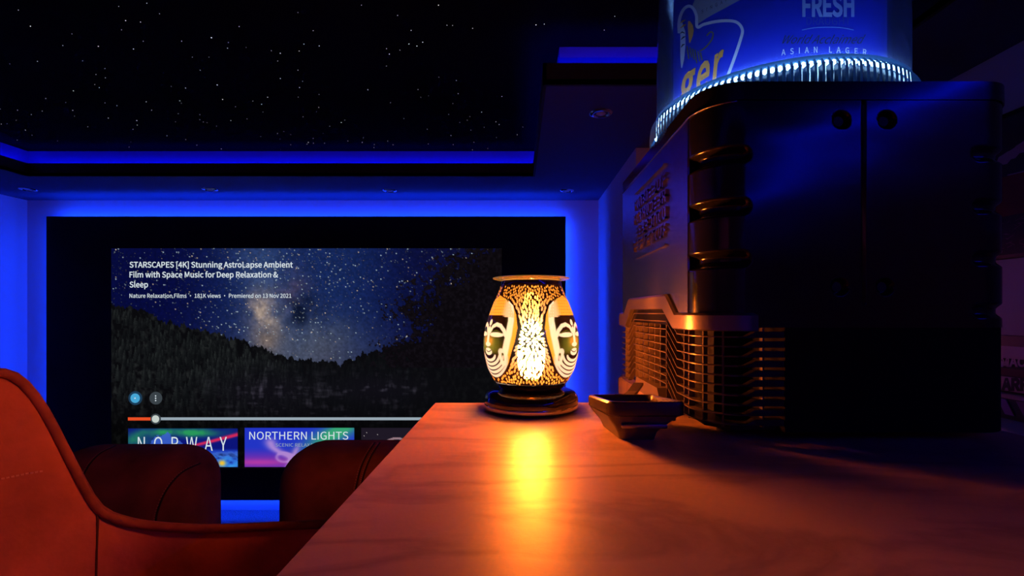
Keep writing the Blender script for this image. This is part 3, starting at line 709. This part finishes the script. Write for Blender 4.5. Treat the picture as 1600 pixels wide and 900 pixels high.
cp = [(MX0+RC+.012, MY0, 0, -1), (MX0+RC+.006, MY0, 0, -1)] + [(MX0+RC+RC*math.cos(-math.pi/2-math.pi/2*k/8), MY0+RC+RC*math.sin(-math.pi/2-math.pi/2*k/8), math.cos(-math.pi/2-math.pi/2*k/8), math.sin(-math.pi/2-math.pi/2*k/8)) for k in range(0, 8)]
cp += [(MX0, y, -1, 0) for y in ysamp] + [(MX0+RC+RC*math.cos(math.pi-math.pi/2*k/8), MY1-RC+RC*math.sin(math.pi-math.pi/2*k/8), math.cos(math.pi-math.pi/2*k/8), math.sin(math.pi-math.pi/2*k/8)) for k in range(1, 7)]
for i_, (x, y, nx, ny_) in enumerate(cp):
    zt = float(np.interp(y, [q[0] for q in bz_t], [q[1] for q in bz_t])); zb = float(np.interp(y, [q[0] for q in bz_b], [q[1] for q in bz_b]))
    dd = .006 if i_ > 2 else .0025*i_+.0005
    ring = [(-.012, zb), (dd-.001, zb), (dd, zb+.001), (dd, zt-.0025), (dd-.0025, zt), (-.002, zt)]
    cols.append([bm.verts.new((x+nx*d, y+ny_*d, ZW+z)) for d, z in ring])
for c0, c1 in zip(cols, cols[1:]):
    for k in range(5): bm.faces.new((c0[k], c0[k+1], c1[k+1], c1[k]))
bmesh.ops.recalc_face_normals(bm, faces=bm.faces[:])
bmo('bezel', bm, M_bezel, disp, smooth=True, angle=30)
tube('edge_highlight', [(MX0-.0012, y, ZW+.3212) for y in np.linspace(MY1-RC, MY0+RC, 8)]+[(MX0+RC+(RC+.0008)*math.cos(-math.pi+math.pi/2*k/8), MY0+RC+(RC+.0008)*math.sin(-math.pi+math.pi/2*k/8), ZW+.3212) for k in range(1, 8)], .0010, M_steel, disp, 8)  # steel tube added to draw the highlight along the cap's lower edge
# raised print block on the steel: two rules and rows of small strokes
def emb(name, y0, y1, z0, z1, d=.0034):
    return box(name, MX0-.0012-d, MX0-.001, min(y0, y1), max(y0, y1), ZW+min(z0, z1), ZW+max(z0, z1), M_steel, disp)
def fpx(x, y): Y = MX0*F/(x-VX); return Y, HC-(y-VY)*Y/F
ya, za = fpx(995.5, 303); yb_, zb_ = fpx(1042.5, 255.5); emb('raised_rule', ya, yb_, za-.0012, za+.0012)
ya, za2 = fpx(996, 404); yb_, zb2 = fpx(1044.5, 378); emb('raised_rule', ya, yb_, za2-.0012, za2+.0012)
bm = bmesh.new(); R = random.Random(4)
zt_, zb__ = za-.008, za2+.008; rows_n = 4; rh = (zt_-zb__)/rows_n
for r_ in range(rows_n):
    yy = .552
    while yy < .698:
        wd = R.choice((.010, .013, .016)); z0 = zb__+r_*rh+rh*.12; z1 = z0+rh*.72
        st_ = R.sample(['l', 'r', 't', 'b', 'm'], 3)
        for q in st_:
            rc = {'l': (yy+wd-.003, yy+wd, z0, z1), 'r': (yy, yy+.003, z0, z1), 't': (yy, yy+wd, z1-.0026, z1), 'b': (yy, yy+wd, z0, z0+.0026), 'm': (yy, yy+wd, (z0+z1)/2-.0013, (z0+z1)/2+.0013)}[q]
            bbox(bm, MX0-.0042, MX0-.001, rc[0], rc[1], ZW+rc[2], ZW+rc[3])
        yy += wd+.005
bmo('raised_print', bm, M_steel, disp)
# block under the outlet in the middle of the grille
bk_ = [(.560, .0125), (.690, .0125), (.676, .030), (.576, .030)]
obj('outlet_block', [fx_(y, z, .007) for y, z in bk_]+[fx_(y, z, -.012) for y, z in bk_], [(0,1,2,3),(7,6,5,4),(0,4,5,1),(1,5,6,2),(2,6,7,3),(3,7,4,0)], M_grille, disp)

# ------------------------------------------------------------------ drip tray
tray = thing('drip_tray', 'small dark boat shaped drip tray on the worktop before the grille', 'drip tray', (.12, .49, ZW))
def rr4(x0, x1, y0, y1, r, n=5):
    o_ = []
    for cx, cy, a0 in ((x1-r, y0+r, -math.pi/2), (x1-r, y1-r, 0), (x0+r, y1-r, math.pi/2), (x0+r, y0+r, math.pi)):
        for k in range(n+1): t_ = a0+math.pi/2*k/n; o_.append((cx+r*math.cos(t_), cy+r*math.sin(t_)))
    return o_
def loft(name, secs, m, parent, cap0=True, cap1=True, tilt=0.0):
    bm = bmesh.new(); rings = []
    for (x0, x1, y0, y1, r, z) in secs:
        rings.append([bm.verts.new((x-.12*(y-y0)*1.0, y, ZW+z-tilt*(y-.447)*(z/.0374))) for x, y in rr4(x0, x1, y0, y1, r)])
    n = len(rings[0])
    for a_, b_ in zip(rings, rings[1:]):
        for k in range(n): bm.faces.new((a_[k], a_[(k+1) % n], b_[(k+1) % n], b_[k]))
    if cap0: bm.faces.new(list(reversed(rings[0])))
    if cap1: bm.faces.new(rings[-1])
    return bmo(name, bm, m, parent, smooth=True, angle=40)
M_tray = mat('tray_plastic', (.10, .075, .065), .28, spec=.5)
M_rim = mat('tray_rim', (.05, .04, .036), .25, spec=.5)
loft('hull', [(.098, .132, .453, .515, .006, .0), (.096, .134, .451, .518, .007, .007), (.093, .140, .4505, .524, .008, .0125), (.089, .150, .450, .528, .009, .0185), (.0865, .156, .4495, .5285, .009, .0235)], M_tray, tray, True, False, .086)
loft('rim', [(.0885, .1565, .450, .528, .009, .0225), (.0862, .1600, .4475, .5300, .010, .0245), (.0862, .1602, .447, .5305, .010, .0355), (.0875, .159, .448, .5295, .010, .0374), (.0905, .1565, .451, .5265, .008, .0374), (.0925, .1545, .453, .5245, .007, .0340), (.0935, .1535, .454, .5235, .007, .0180)], M_rim, tray, False, True, .086)
box('lip', .0975, .1405, .4455, .4525, ZW+.0125, ZW+.0165, M_bezel, tray, .0008)
bm = bmesh.new()
for k in range(9): bbox(bm, .094+k*.0068, .0965+k*.0068, .456, .520, ZW+.0262, ZW+.0280)
for v in bm.verts: v.co.z -= .055*(v.co.y-.447); v.co.x -= .12*(v.co.y-.453)
bmo('drip_grid', bm, M_grille, tray)
# curved tongue between the tray and the grille
pts_ = [(.112, .531, .0275), (.122, .545, .0225), (.133, .560, .026), (.143, .572, .034)]
vs = []
for (x, y, z) in pts_:
    for dx, dz in ((-.004, 0), (.008, 0), (.008, .003), (-.004, .003)): vs.append((x+dx, y, ZW+z+dz))
fs = [(0, 1, 2, 3), (15, 14, 13, 12)] + [(4*i_+j, 4*(i_+1)+j, 4*(i_+1)+(j+1) % 4, 4*i_+(j+1) % 4) for i_ in range(3) for j in range(4)]
obj('tongue', vs, fs, M_grille, tray)

# ------------------------------------------------------------------ keg on the dispenser
KX, KY, KR = .317, .596, .1445; KZ = ZW+.3395
keg = thing('beer_keg', 'clear plastic beer keg with blue label and lit collar on the dispenser', 'keg', (KX, KY, KZ))
RL = .116; RS = .1375
M_label = mat('blue_label', L3(24, 40, 214), .35, spec=.4)
core = lathe('keg_core', [(RL, .0), (RL, .19), (RL*.97, .215), (RL*.85, .245), (RL*.6, .27), (.03, .285), (.0005, .287)], KX, KY, KZ, M_label, keg, 96, caps=False)
def clear_mat():
    m = bpy.data.materials.new('clear_plastic'); m.use_nodes = True; nt = m.node_tree; N = nt.nodes
    N.remove(N['Principled BSDF'])
    tr = N.new('ShaderNodeBsdfTransparent'); tr.inputs[0].default_value = (.93, .95, 1, 1)
    gs = N.new('ShaderNodeBsdfGlossy'); gs.inputs[0].default_value = (.85, .92, 1, 1); gs.inputs['Roughness'].default_value = .12
    fr_ = N.new('ShaderNodeFresnel'); fr_.inputs[0].default_value = 1.4
    nz = N.new('ShaderNodeTexNoise'); nz.inputs['Scale'].default_value = 60; nz.inputs['Detail'].default_value = 5
    rp = N.new('ShaderNodeMapRange'); rp.inputs[1].default_value = .6; rp.inputs[2].default_value = .8; rp.inputs[4].default_value = .10
    ad = N.new('ShaderNodeMath'); ad.operation = 'ADD'; ad.use_clamp = True
    mx = N.new('ShaderNodeMixShader')
    nt.links.new(nz.outputs['Fac'], rp.inputs[0]); nt.links.new(fr_.outputs[0], ad.inputs[0]); nt.links.new(rp.outputs[0], ad.inputs[1])
    nt.links.new(ad.outputs[0], mx.inputs[0]); nt.links.new(tr.outputs[0], mx.inputs[1]); nt.links.new(gs.outputs[0], mx.inputs[2])
    tl = N.new('ShaderNodeBsdfTranslucent'); tl.inputs[0].default_value = (.35, .55, 1, 1); mx2 = N.new('ShaderNodeMixShader'); mx2.inputs[0].default_value = .05
    nt.links.new(mx.outputs[0], mx2.inputs[1]); nt.links.new(tl.outputs[0], mx2.inputs[2])
    nt.links.new(mx2.outputs[0], N['Material Output'].inputs[0]); return m
M_clear = clear_mat()
lathe('clear_shell', [(RS, .030), (RS, .10), (RS*.992, .15), (RS*.975, .20), (RS*.93, .245), (RS*.82, .28), (RS*.6, .305), (.03, .32), (.0005, .321)], KX, KY, KZ, M_clear, keg, 128, caps=False)
M_keglit = emit_mat('bead_glow', (.30, .62, 1.0), 7.0)
M_rib = mat('ribbed_clear', (.10, .25, .55), .08, spec=.9, coat=.6)
# collar: ribbed skirt under beads given emission for the LED light they catch
bm = bmesh.new(); nb = 132
for k in range(nb):
    t_ = 2*math.pi*k/nb; m4 = bmesh.ops.create_icosphere(bm, subdivisions=1, radius=.0027)
    for v in m4['verts']: v.co = Vector((v.co.x+KX+(KR-.0045)*math.cos(t_), v.co.y+KY+(KR-.0045)*math.sin(t_), v.co.z*1.2+KZ+.0235))
led = bmo('glow_bead', bm, M_keglit, keg, smooth=True); led['kind'] = 'stuff'; led['label'] = 'row of beads given a bright white blue glow'
bm = bmesh.new()
for k in range(nb):
    t_ = 2*math.pi*(k+.5)/nb; c_, s_ = math.cos(t_), math.sin(t_); ring_ = []
    prof = [(KR-.006, .0285, .0012), (KR-.0005, .022, .0015), (KR+.0005, .012, .0016), (KR+.0005, .0, .0016)]
    for r_, z, hw2 in prof: ring_.append([bm.verts.new((KX+r_*c_-s_*q, KY+r_*s_+c_*q, KZ+z)) for q in (-hw2, hw2)] + [bm.verts.new((KX+(r_+.0016)*c_, KY+(r_+.0016)*s_, KZ+z))])
    for a_, b_ in zip(ring_, ring_[1:]):
        bm.faces.new((a_[0], a_[2], b_[2], b_[0])); bm.faces.new((a_[2], a_[1], b_[1], b_[2]))
rb = bmo('collar_rib', bm, M_rib, keg, smooth=False); rb['kind'] = 'stuff'
lathe('collar', [(RS-.001, .031), (RS+.002, .032), (KR-.006, .0295), (KR-.0065, .0275), (RS-.001, .0265)], KX, KY, KZ, M_rib, keg, 128, caps=False)
lathe('collar_wall', [(KR-.009, .0268), (KR-.0075, .018), (KR-.0065, .0)], KX, KY, KZ, mat('collar_dark', (.01, .02, .06), .2), keg, 128, caps=False)
# LED ring inside, lighting the label from below
lathe('inner_led', [(RS-.006, .0305), (RS-.004, .0330), (RS-.002, .0305)], KX, KY, KZ, emit_mat('inner_led_light', (.35, .6, 1.0), 16.0), keg, 96, caps=False)
# print on the label, wrapped round the core
def kegmap(px, py, lift=.0006):
    dx = (px-VX)/F; R_ = RL+lift
    A_ = dx*dx+1; B_ = -2*(dx*KX+KY); C_ = KX*KX+KY*KY-R_*R_
    D_ = B_*B_-4*A_*C_
    t_ = (-B_-math.sqrt(max(D_, 0)))/(2*A_)
    return Vector((dx*t_, t_, ZC-(py-VY)*t_/F))
inkw = mat('label_white', (.78, .84, .92), .4); inkp = mat('label_pale_blue', (.16, .30, .78), .4); inko = mat('label_orange', (.95, .42, .04), .4)
inkg = mat('label_grey', (.36, .40, .48), .4); inkd = mat('label_dark', (.02, .025, .05), .4); inkb = mat('label_mid_blue', (.03, .06, .55), .4); inkol = mat('label_olive', (.16, .13, .05), .4)
def ribbon(name, pts, wd, m, lift=.0007):
    n = len(pts); L_ = []; R2 = []
    for i_ in range(n):
        x0, y0 = pts[max(i_-1, 0)]; x1, y1 = pts[min(i_+1, n-1)]; dx, dy = x1-x0, y1-y0; d = math.hypot(dx, dy)+1e-9
        w_ = wd[i_] if isinstance(wd, (list, tuple)) else wd
        L_.append(kegmap(pts[i_][0]-dy/d*w_/2, pts[i_][1]+dx/d*w_/2, lift)); R2.append(kegmap(pts[i_][0]+dy/d*w_/2, pts[i_][1]-dx/d*w_/2, lift))
    return obj(name, L_+R2, [(i_, i_+1, n+i_+1, n+i_) for i_ in range(n-1)], m, core)
def spline(pts, k=6):
    o_ = []; P_ = [pts[0]]+list(pts)+[pts[-1]]
    for i_ in range(1, len(P_)-2):
        p0_, p1_, p2_, p3_ = [np.array(P_[i_+j], float) for j in (-1, 0, 1, 2)]
        for q in range(k):
            t_ = q/k; o_.append(tuple(.5*((2*p1_)+(-p0_+p2_)*t_+(2*p0_-5*p1_+4*p2_-p3_)*t_**2+(-p0_+3*p1_-3*p2_+p3_)*t_**3)))
    o_.append(tuple(pts[-1])); return o_
# grey diagonal band with place name
top_e = [(1082, 8), (1092, -12), (1110, -24), (1130, -34)]
bot_e = [(1091, 37), (1108, 26), (1132, 13), (1160, -2)]
n_ = 14
tp = spline(top_e, 5); bt = spline(bot_e, 5); vs = []
for k in range(len(tp)):
    for j in range(6):
        f_ = j/5; vs.append(kegmap(tp[k][0]*(1-f_)+bt[k][0]*f_, tp[k][1]*(1-f_)+bt[k][1]*f_, .0004))
obj('label_band', vs, [(6*k+j, 6*k+j+1, 6*(k+1)+j+1, 6*(k+1)+j) for k in range(len(tp)-1) for j in range(5)], inkg, core)
def slant(x0, y0, x1, y1):     # local frame along a slanted baseline, columns kept upright
    def f_(x, y): t_ = (x-x0)/(x1-x0); return kegmap(x, y0+(y1-y0)*t_+y, .0008)
    return f_
text_on('label_text', 'SINGAPORE', 1096, 1160, 0, -5.5, slant(1096, 21, 1160, -9), inkd, core, spacing=1.5)
# badge outline
ribbon('label_badge_line', spline([(1061, 52), (1061, 34), (1066, 18), (1074, 10), (1082, 12), (1088, 24), (1089.5, 42), (1100, 38), (1120, 33.5), (1140, 32.5), (1153, 36), (1160, 47), (1157, 62), (1147, 92), (1135, 124)], 8), 4.6, inkw)
# slanted brand word, its first letters running round the side
text_on('label_word', 'ger', 1060, 1131, 0, -55, slant(1060, 166, 1131, 120), inko, core, bold=.014, spacing=1.06, shear=.2)
# striped animal emblem
ribbon('emblem_ear', [(1076.5, 33), (1078.5, 40), (1079.5, 48), (1079, 56), (1077.5, 67)], [3, 8, 9, 7, 1.5], inko)
ribbon('emblem_face', [(1064, 34), (1067, 50), (1067, 70), (1066, 92), (1065, 106)], [3, 8, 8, 6, 1.5], inkw)
for q in ([(1063, 36), (1067, 33), (1071, 31)], [(1063, 44), (1068, 40), (1072, 38)], [(1063, 52), (1066, 50), (1070, 52)], [(1064, 62), (1068, 58), (1071, 57)], [(1064, 74), (1067, 70), (1070, 69)]):
    ribbon('emblem_stripe', q, [1, 2.4, 1], inko if q[0][1] < 45 else inkd, .0009)
for x0, y0, ln in ((1073.5, 72, 20), (1078, 74, 16), (1082, 76, 17), (1086, 78, 21), (1090.5, 80, 16), (1094.5, 82, 12)):
    ribbon('emblem_stripe', spline([(x0, y0), (x0+1.2, y0+ln*.5), (x0+2.6, y0+ln)], 3), 2.0, inkol)
ribbon('emblem_tail', spline([(1093, 80), (1100, 76), (1107, 69), (1113, 60), (1114, 52), (1110, 50), (1104, 56)], 4), 2.2, inkol)
kflat = lambda x, y: kegmap(x, y, .0008)
text_on('label_text', 'FRESH', 1253.5, 1335, 24.5, -6, kflat, mat('label_light', (.30, .46, .85), .4), core, bold=.02)
text_on('label_text', 'DRAUGHT', 1260, 1329, 39, 26.5, kflat, inkb, core)
ribbon('label_underline', spline([(1253, 47), (1272, 43.5), (1294, 42.5), (1316, 43.5), (1334, 47)], 4), 1.4, inkp)
text_on('label_text', 'World Acclaimed', 1222, 1353, 68, 55, kflat, inkd, core, shear=.6)
text_on('label_text', 'ASIAN LAGER', 1221, 1354, 86, 77, lambda x, y: kegmap(x, y-4.5*(1-((x-1288)/67)**2)+.5, .0008), inkw, core, spacing=1.5, bold=.006)

# ------------------------------------------------------------------ bar stool
stool = thing('bar_stool', 'tan suede tub bar stool with piped edge, tucked beside the worktop', 'bar stool', (-.42, .42, .30))
rim_px = [(-60, 576), (0, 581), (24, 588), (44, 606), (60, 629), (80, 665), (100, 709), (120, 749), (136, 781), (152, 805), (168, 813), (200, 823.5), (240, 829), (300, 832), (360, 831), (420, 828), (488, 825), (560, 822)]
SCX, SCY, SR = -.50, .50, .16; SYC = .42
def plan(u):
    """inner edge of the tub: u in 0..1 from the middle of the back round to the end of the far arm"""
    L1 = SCY-SYC; L2 = SR*math.pi/2; L3_ = .30; d = u*(L1+L2+L3_)
    if d < L1: return (SCX-SR, SYC+d), (-1, 0)
    d -= L1
    if d < L2: t_ = math.pi-d/SR; return (SCX+SR*math.cos(t_), SCY+SR*math.sin(t_)), (math.cos(t_), math.sin(t_))
    d -= L2; return (SCX+d, SCY+SR), (0, 1)
US = np.linspace(0, 1, 75)
def rim_z(p):
    px = VX+p[0]/p[1]*F; y = np.interp(px, [q[0] for q in rim_px], [q[1] for q in rim_px]); return ZC-(y-VY)*p[1]/F
half = []
for u in US:
    p, n = plan(u); z = rim_z(p)
    half.append((p[0], p[1], n[0], n[1], z))
zmax = max(h[4] for h in half if VX+h[0]/h[1]*F > -5)
half = [(x, y, nx, ny_, (min(z, zmax+.012) if VX+x/y*F > 0 else zmax+.012*min(1, (0-(VX+x/y*F))/300))) for x, y, nx, ny_, z in half]
zsm = np.array([h[4] for h in half]); k5 = np.array([1, 2, 1])/4.0; zp = np.pad(zsm, 1, mode='edge'); zsm = np.convolve(zp, k5, 'valid')
half = [(*h[:4], z) for h, z in zip(half, zsm)]
full = [(x, 2*SYC-y, nx, -ny_, z) for x, y, nx, ny_, z in reversed(half[1:])] + half
TH = .05; ZSEAT = ZW-.40
vs = []; prof_n = 13
for (x, y, nx, ny_, z) in full:
    sec = [(-.030, ZSEAT), (-.012, ZSEAT+.10), (.0-.004, z-.16), (.002, z-.05), (.006, z-.012), (.012, z-.003), (.020, z-.0005), (.032, z-.003), (.045, z-.014), (TH, z-.04), (TH-.002, z-.16), (TH-.02, ZSEAT), (TH-.05, ZSEAT-.10)]
    for d, zz_ in sec: vs.append((x+nx*d, y+ny_*d, zz_))
nf = len(full)
fs = [(prof_n*i_+j, prof_n*(i_+1)+j, prof_n*(i_+1)+j+1, prof_n*i_+j+1) for i_ in range(nf-1) for j in range(prof_n-1)]
fs += [tuple(range(prof_n)), tuple(reversed([prof_n*(nf-1)+j for j in range(prof_n)]))]
sh = obj('backrest', vs, fs, M_suede, stool, smooth=True)
tube('piping', [(x+nx*.009, y+ny_*.009, z+.001) for x, y, nx, ny_, z in full], .0060, M_suede_d, stool, 10)
def wall_pt(i_, drop, off=0.0):
    x, y, nx, ny_, z = full[i_]; zz_ = z-drop
    d = np.interp(zz_, [ZSEAT, ZSEAT+.10, z-.16, z-.05, z-.012], [-.030, -.012, -.004, .002, .006])-off
    return (x+nx*d, y+ny_*d, zz_)
def find_i(px): return min(range(nf//2, nf), key=lambda k: abs(VX+full[k][0]/full[k][1]*F-px))
iv = find_i(156)
tube('seam', [wall_pt(iv, d, -.0005) for d in np.linspace(.004, .28, 12)], .0016, mat('dark_seam', (.10, .03, .015), .9), stool, 6)  # dark tube along the seam between the panels
bm = bmesh.new()
for k in range(find_i(-120), find_i(74)):      # stitched row across the back
    x, y, nx, ny_, z = full[k]; x2, y2 = full[k+1][:2]
    def sp(f_):
        xx = x+(x2-x)*f_; yy = y+(y2-y)*f_; zt = ZC-(np.interp(VX+xx/yy*F, [-120, 0, 40, 75], [765, 748, 740, 735])-VY)*yy/F
        d = np.interp(zt, [ZSEAT, ZSEAT+.10, z-.16, z-.05, z-.012], [-.030, -.012, -.004, .002, .006]); return (xx+nx*d, yy+ny_*d, zt)
    for f_ in (.05, .55): tube_bm(bm, [sp(f_), sp(f_+.33)], .0012, 5)
stt = bmo('stitching', bm, M_thread, stool); stt['kind'] = 'stuff'
cx_, cy_ = -.42, SYC
rounded_block('seat', cx_-.20, cx_+.22, cy_-.215, cy_+.215, ZSEAT-.10, ZSEAT+.02, .05, M_suede, stool, 8)
lathe('column', [(.03, 0), (.03, ZSEAT-.41)], cx_, cy_, .305, M_chrome, stool, 24)
lathe('base', [(.22, 0), (.22, .006), (.20, .012), (.05, .03), (.03, .06)], cx_, cy_, .30, M_chrome, stool, 48)
tube('footrest', [(cx_+.17*math.cos(t_), cy_+.17*math.sin(t_), .58) for t_ in np.linspace(0, 2*math.pi, 33)[:-1]], .011, M_chrome, stool, 10, True)
tube('footrest_arm', [(cx_, cy_, .58), (cx_+.17, cy_, .58)], .009, M_chrome, stool, 8)

# ------------------------------------------------------------------ cinema recliners seen from behind
def recliner(x0, x1, ytop, label, seams):
    Y0 = 1.50
    zt = ZC-(ytop-VY)*1.66/F
    o = thing('cinema_recliner', label, 'recliner', ((x0+x1)/2, Y0+.4, 0), 'recliners facing the screen')
    brest = rounded_block('backrest', x0, x1, Y0, Y0+.30, .42, zt, .13, M_brown, o, 18, .012)
    rounded_block('seat', x0+.02, x1-.02, Y0+.22, Y0+.72, .18, .38, .07, M_brown, o, 10)
    rounded_block('armrest', x0-.02, x0+.13, Y0+.18, Y0+.60, .10, .45, .05, M_brown, o, 8)
    rounded_block('armrest', x1-.13, x1+.02, Y0+.18, Y0+.60, .10, .45, .05, M_brown, o, 8)
    box('base', x0+.03, x1-.03, Y0+.10, Y0+.68, .0, .24, M_blackmatt, o, .01)
    me_ = brest.data
    from mathutils.bvhtree import BVHTree
    bv = BVHTree.FromPolygons([v.co.copy() for v in me_.vertices], [tuple(p.vertices) for p in me_.polygons])
    org = Vector((0, 0, ZC)); bm = bmesh.new()
    for s_ in seams:
        pp = spline(s_, 8); hits = []
        for q in pp:
            h = bv.ray_cast(org, (at(q[0], q[1], 1.0)-org).normalized())
            if h[0] is not None: hits.append(h[0]+h[1]*.0004)
        # even stitches along the hit line
        acc = 0; L_ = .011
        for a_, b_ in zip(hits, hits[1:]):
            ln = (b_-a_).length; k = max(1, int(ln/L_))
            for q in range(k): tube_bm(bm, [a_.lerp(b_, (q+.1)/k), a_.lerp(b_, (q+.68)/k)], .0019, 5)
        off = [h_+Vector((.006, 0, 0)) for h_ in hits]
        if len(off) > 2: tube('seam', off, .0028, mat('brown_seam', (.05, .016, .01), .9), o, 6)
    t1 = bmo('stitching', bm, M_thread_d, o); t1['kind'] = 'stuff'
M_thread_d = mat('tan_thread', (.75, .36, .2), .8)
recliner(at(58, 0, 1.58).x, at(354, 0, 1.74).x, 697, 'dark brown suede recliner, left of the two, behind the bar stool', [[(126, 746), (138, 725), (155, 708), (178, 697)], [(240, 826), (243, 800), (258, 765), (282, 738), (310, 724)]])
recliner(at(432, 0, 1.58).x, at(735, 0, 1.58).x, 690.5, 'dark brown suede recliner, right of the two, half hidden by the worktop', [[(553, 765), (560, 735), (570, 712), (583, 692)], [(562, 757), (568, 735), (578, 712), (591, 692)]])

# ------------------------------------------------------------------ things on the bar alcove wall
def wl(px, py, d=.0): # point on the alcove wall
    Y = (XA-d)*F/(px-VX); return Vector((XA-d, Y, ZC-(py-VY)*Y/F))
def wbox(name, y0, y1, z0, z1, d0, d1, m, parent=None, bev=0): return box(name, XA-d1, XA-d0, y0, y1, z0, z1, m, parent, bev)
YW = 1.475
zw = lambda y: ZC-(y-VY)*YW/F
po = thing('framed_poster', 'dark framed poster with red field and pink figure on the bar wall', 'poster', (XA-.01, YW, zw(300)))
wbox('frame', 1.05, 1.62, zw(404), zw(176), .0, .022, M_blackmatt, po, .002)
wbox('print', 1.07, 1.60, zw(398), zw(184), .0215, .0235, mat('poster_dark', (.05, .03, .035), .5), po)
wbox('red_field', 1.07, 1.60, zw(338), zw(276), .0232, .0242, mat('poster_red', (.34, .03, .02), .5, var=(6, .5, (1,1,1))), po)
bm = bmesh.new()
for (yy, zz_, r_) in ((1.48, zw(247), .022), (1.455, zw(243), .02), (1.505, zw(253), .016), (1.43, zw(238), .02), (1.40, zw(240), .022), (1.52, zw(250), .018)):
    n = 9; vs_ = [bm.verts.new((XA-.0245-.0001*len(bm.faces), yy+r_*(1+.3*math.sin(3*k))*math.cos(2*math.pi*k/n), zz_+r_*.8*(1+.3*math.cos(2*k))*math.sin(2*math.pi*k/n))) for k in range(n)]
    bm.faces.new(list(reversed(vs_)))
bmo('figure', bm, mat('poster_pink', (.70, .42, .50), .5), po)
obj('line', [wl(1574, 273, .0247), wl(1600, 267, .0247), wl(1600, 268.6, .0247), wl(1574, 274.6, .0247)], [(0, 1, 2, 3)], MATS['poster_pink'], po)
bm = bmesh.new(); R = random.Random(9)
for k in range(60):
    yy = R.uniform(1.38, 1.58); zz_ = R.uniform(zw(390), zw(345)); l_ = R.uniform(.004, .016); a_ = R.uniform(-.6, .6); dx, dz = l_*math.cos(a_), l_*math.sin(a_)
    vs_ = [bm.verts.new((XA-.0242, yy+q[0], zz_+q[1])) for q in ((-dx, -dz), (dx, dz), (dx, dz+.0014), (-dx, -dz+.0014))]; bm.faces.new(vs_)
spk = bmo('speckle', bm, mat('poster_mauve', (.34, .14, .2), .5), po); spk['kind'] = 'stuff'

sg = thing('bar_sign', 'cream and dark red sign with MAC lettering, below the framed poster', 'sign', (XA-.01, YW, zw(575)))
wbox('board', 1.10, 1.60, zw(614), zw(524), .0, .016, mat('sign_dark', (.02, .015, .018), .5), sg, .002)
wbox('cream_field', 1.10, 1.585, zw(560), zw(541), .0155, .0175, mat('sign_cream', (.72, .55, .58), .5), sg)
wbox('red_band', 1.10, 1.585, zw(587), zw(576), .0155, .0172, mat('sign_red', (.10, .02, .02), .5), sg)
wbox('cream_field', 1.10, 1.585, zw(611), zw(589), .0155, .0175, MATS['sign_cream'], sg)
wmap = lambda x, y: wl(x, y, .0182)
text_on('sign_text', 'MAC', 1563, 1602, 572.5, 558.5, wmap, MATS['sign_cream'], sg, bold=.02)
text_on('sign_text', 'ARR', 1564, 1609, 609.5, 592, wmap, MATS['sign_dark'], sg, bold=.03)
shf = thing('wall_shelf', 'dark wall shelf with a purple striped edge under the sign', 'shelf', (XA-.06, YW, zw(640)))
wbox('plank', 1.0, 1.62, zw(646), zw(636), .0, .10, M_blackmatt, shf)
for k in range(9):
    y0 = 1.10+k*.055; zb = zw(639); zt = zw(617)
    bm = bmesh.new(); q = [(y0, zb), (y0+.026, zb), (y0+.050, zt), (y0+.024, zt)]
    lo = [bm.verts.new((XA-.100, a_, b_)) for a_, b_ in q]; hi = [bm.verts.new((XA-.104, a_, b_)) for a_, b_ in q]
    bm.faces.new(list(reversed(hi))); bm.faces.new(lo)
    for j in range(4): bm.faces.new((lo[j], lo[(j+1) % 4], hi[(j+1) % 4], hi[j]))
    bmesh.ops.recalc_face_normals(bm, faces=bm.faces[:]); bmo('stripe', bm, mat('purple_stripe', (.28, .16, .4), .6), shf)
wbox('edge_board', 1.09, 1.62, zw(641), zw(616), .096, .1005, mat('edge_dark', (.02, .015, .03), .6), shf)

# unseen pink strip added high on the wall behind the camera for purple tint
pk_ = thing('added_pink_strip', 'added unseen pink light strip high on the wall behind the bar', 'light strip', (-2.2, YR+.03, 2.05))
box('channel', -3.3, -1.0, YR, YR+.02, 2.03, 2.07, M_blackmatt, pk_)
box('diffuser', -3.28, -1.02, YR+.02, YR+.034, 2.036, 2.064, emit_mat('added_pink_glow', (1.0, .10, .50), E_PINK), pk_)

al = thing('added_alcove_strip', 'added unseen pink light strip on the alcove end wall behind the beer dispenser', 'light strip', (1.1, YE-.02, ZC+.05))  # hidden strip added to tint the alcove wall mauve
box('light_blocker', .70, 1.30, YE-.14, YE, ZC+.072, ZC+.09, M_blackmatt, al)  # plank added to keep the pink light off the soffit
box('channel', .75, 1.25, YE-.015, YE, ZC+.03, ZC+.072, M_blackmatt, al)
box('diffuser', .76, 1.24, YE-.027, YE-.015, ZC+.036, ZC+.064, emit_mat('added_alcove_pink', (1.0, .16, .55), 14.0), al)
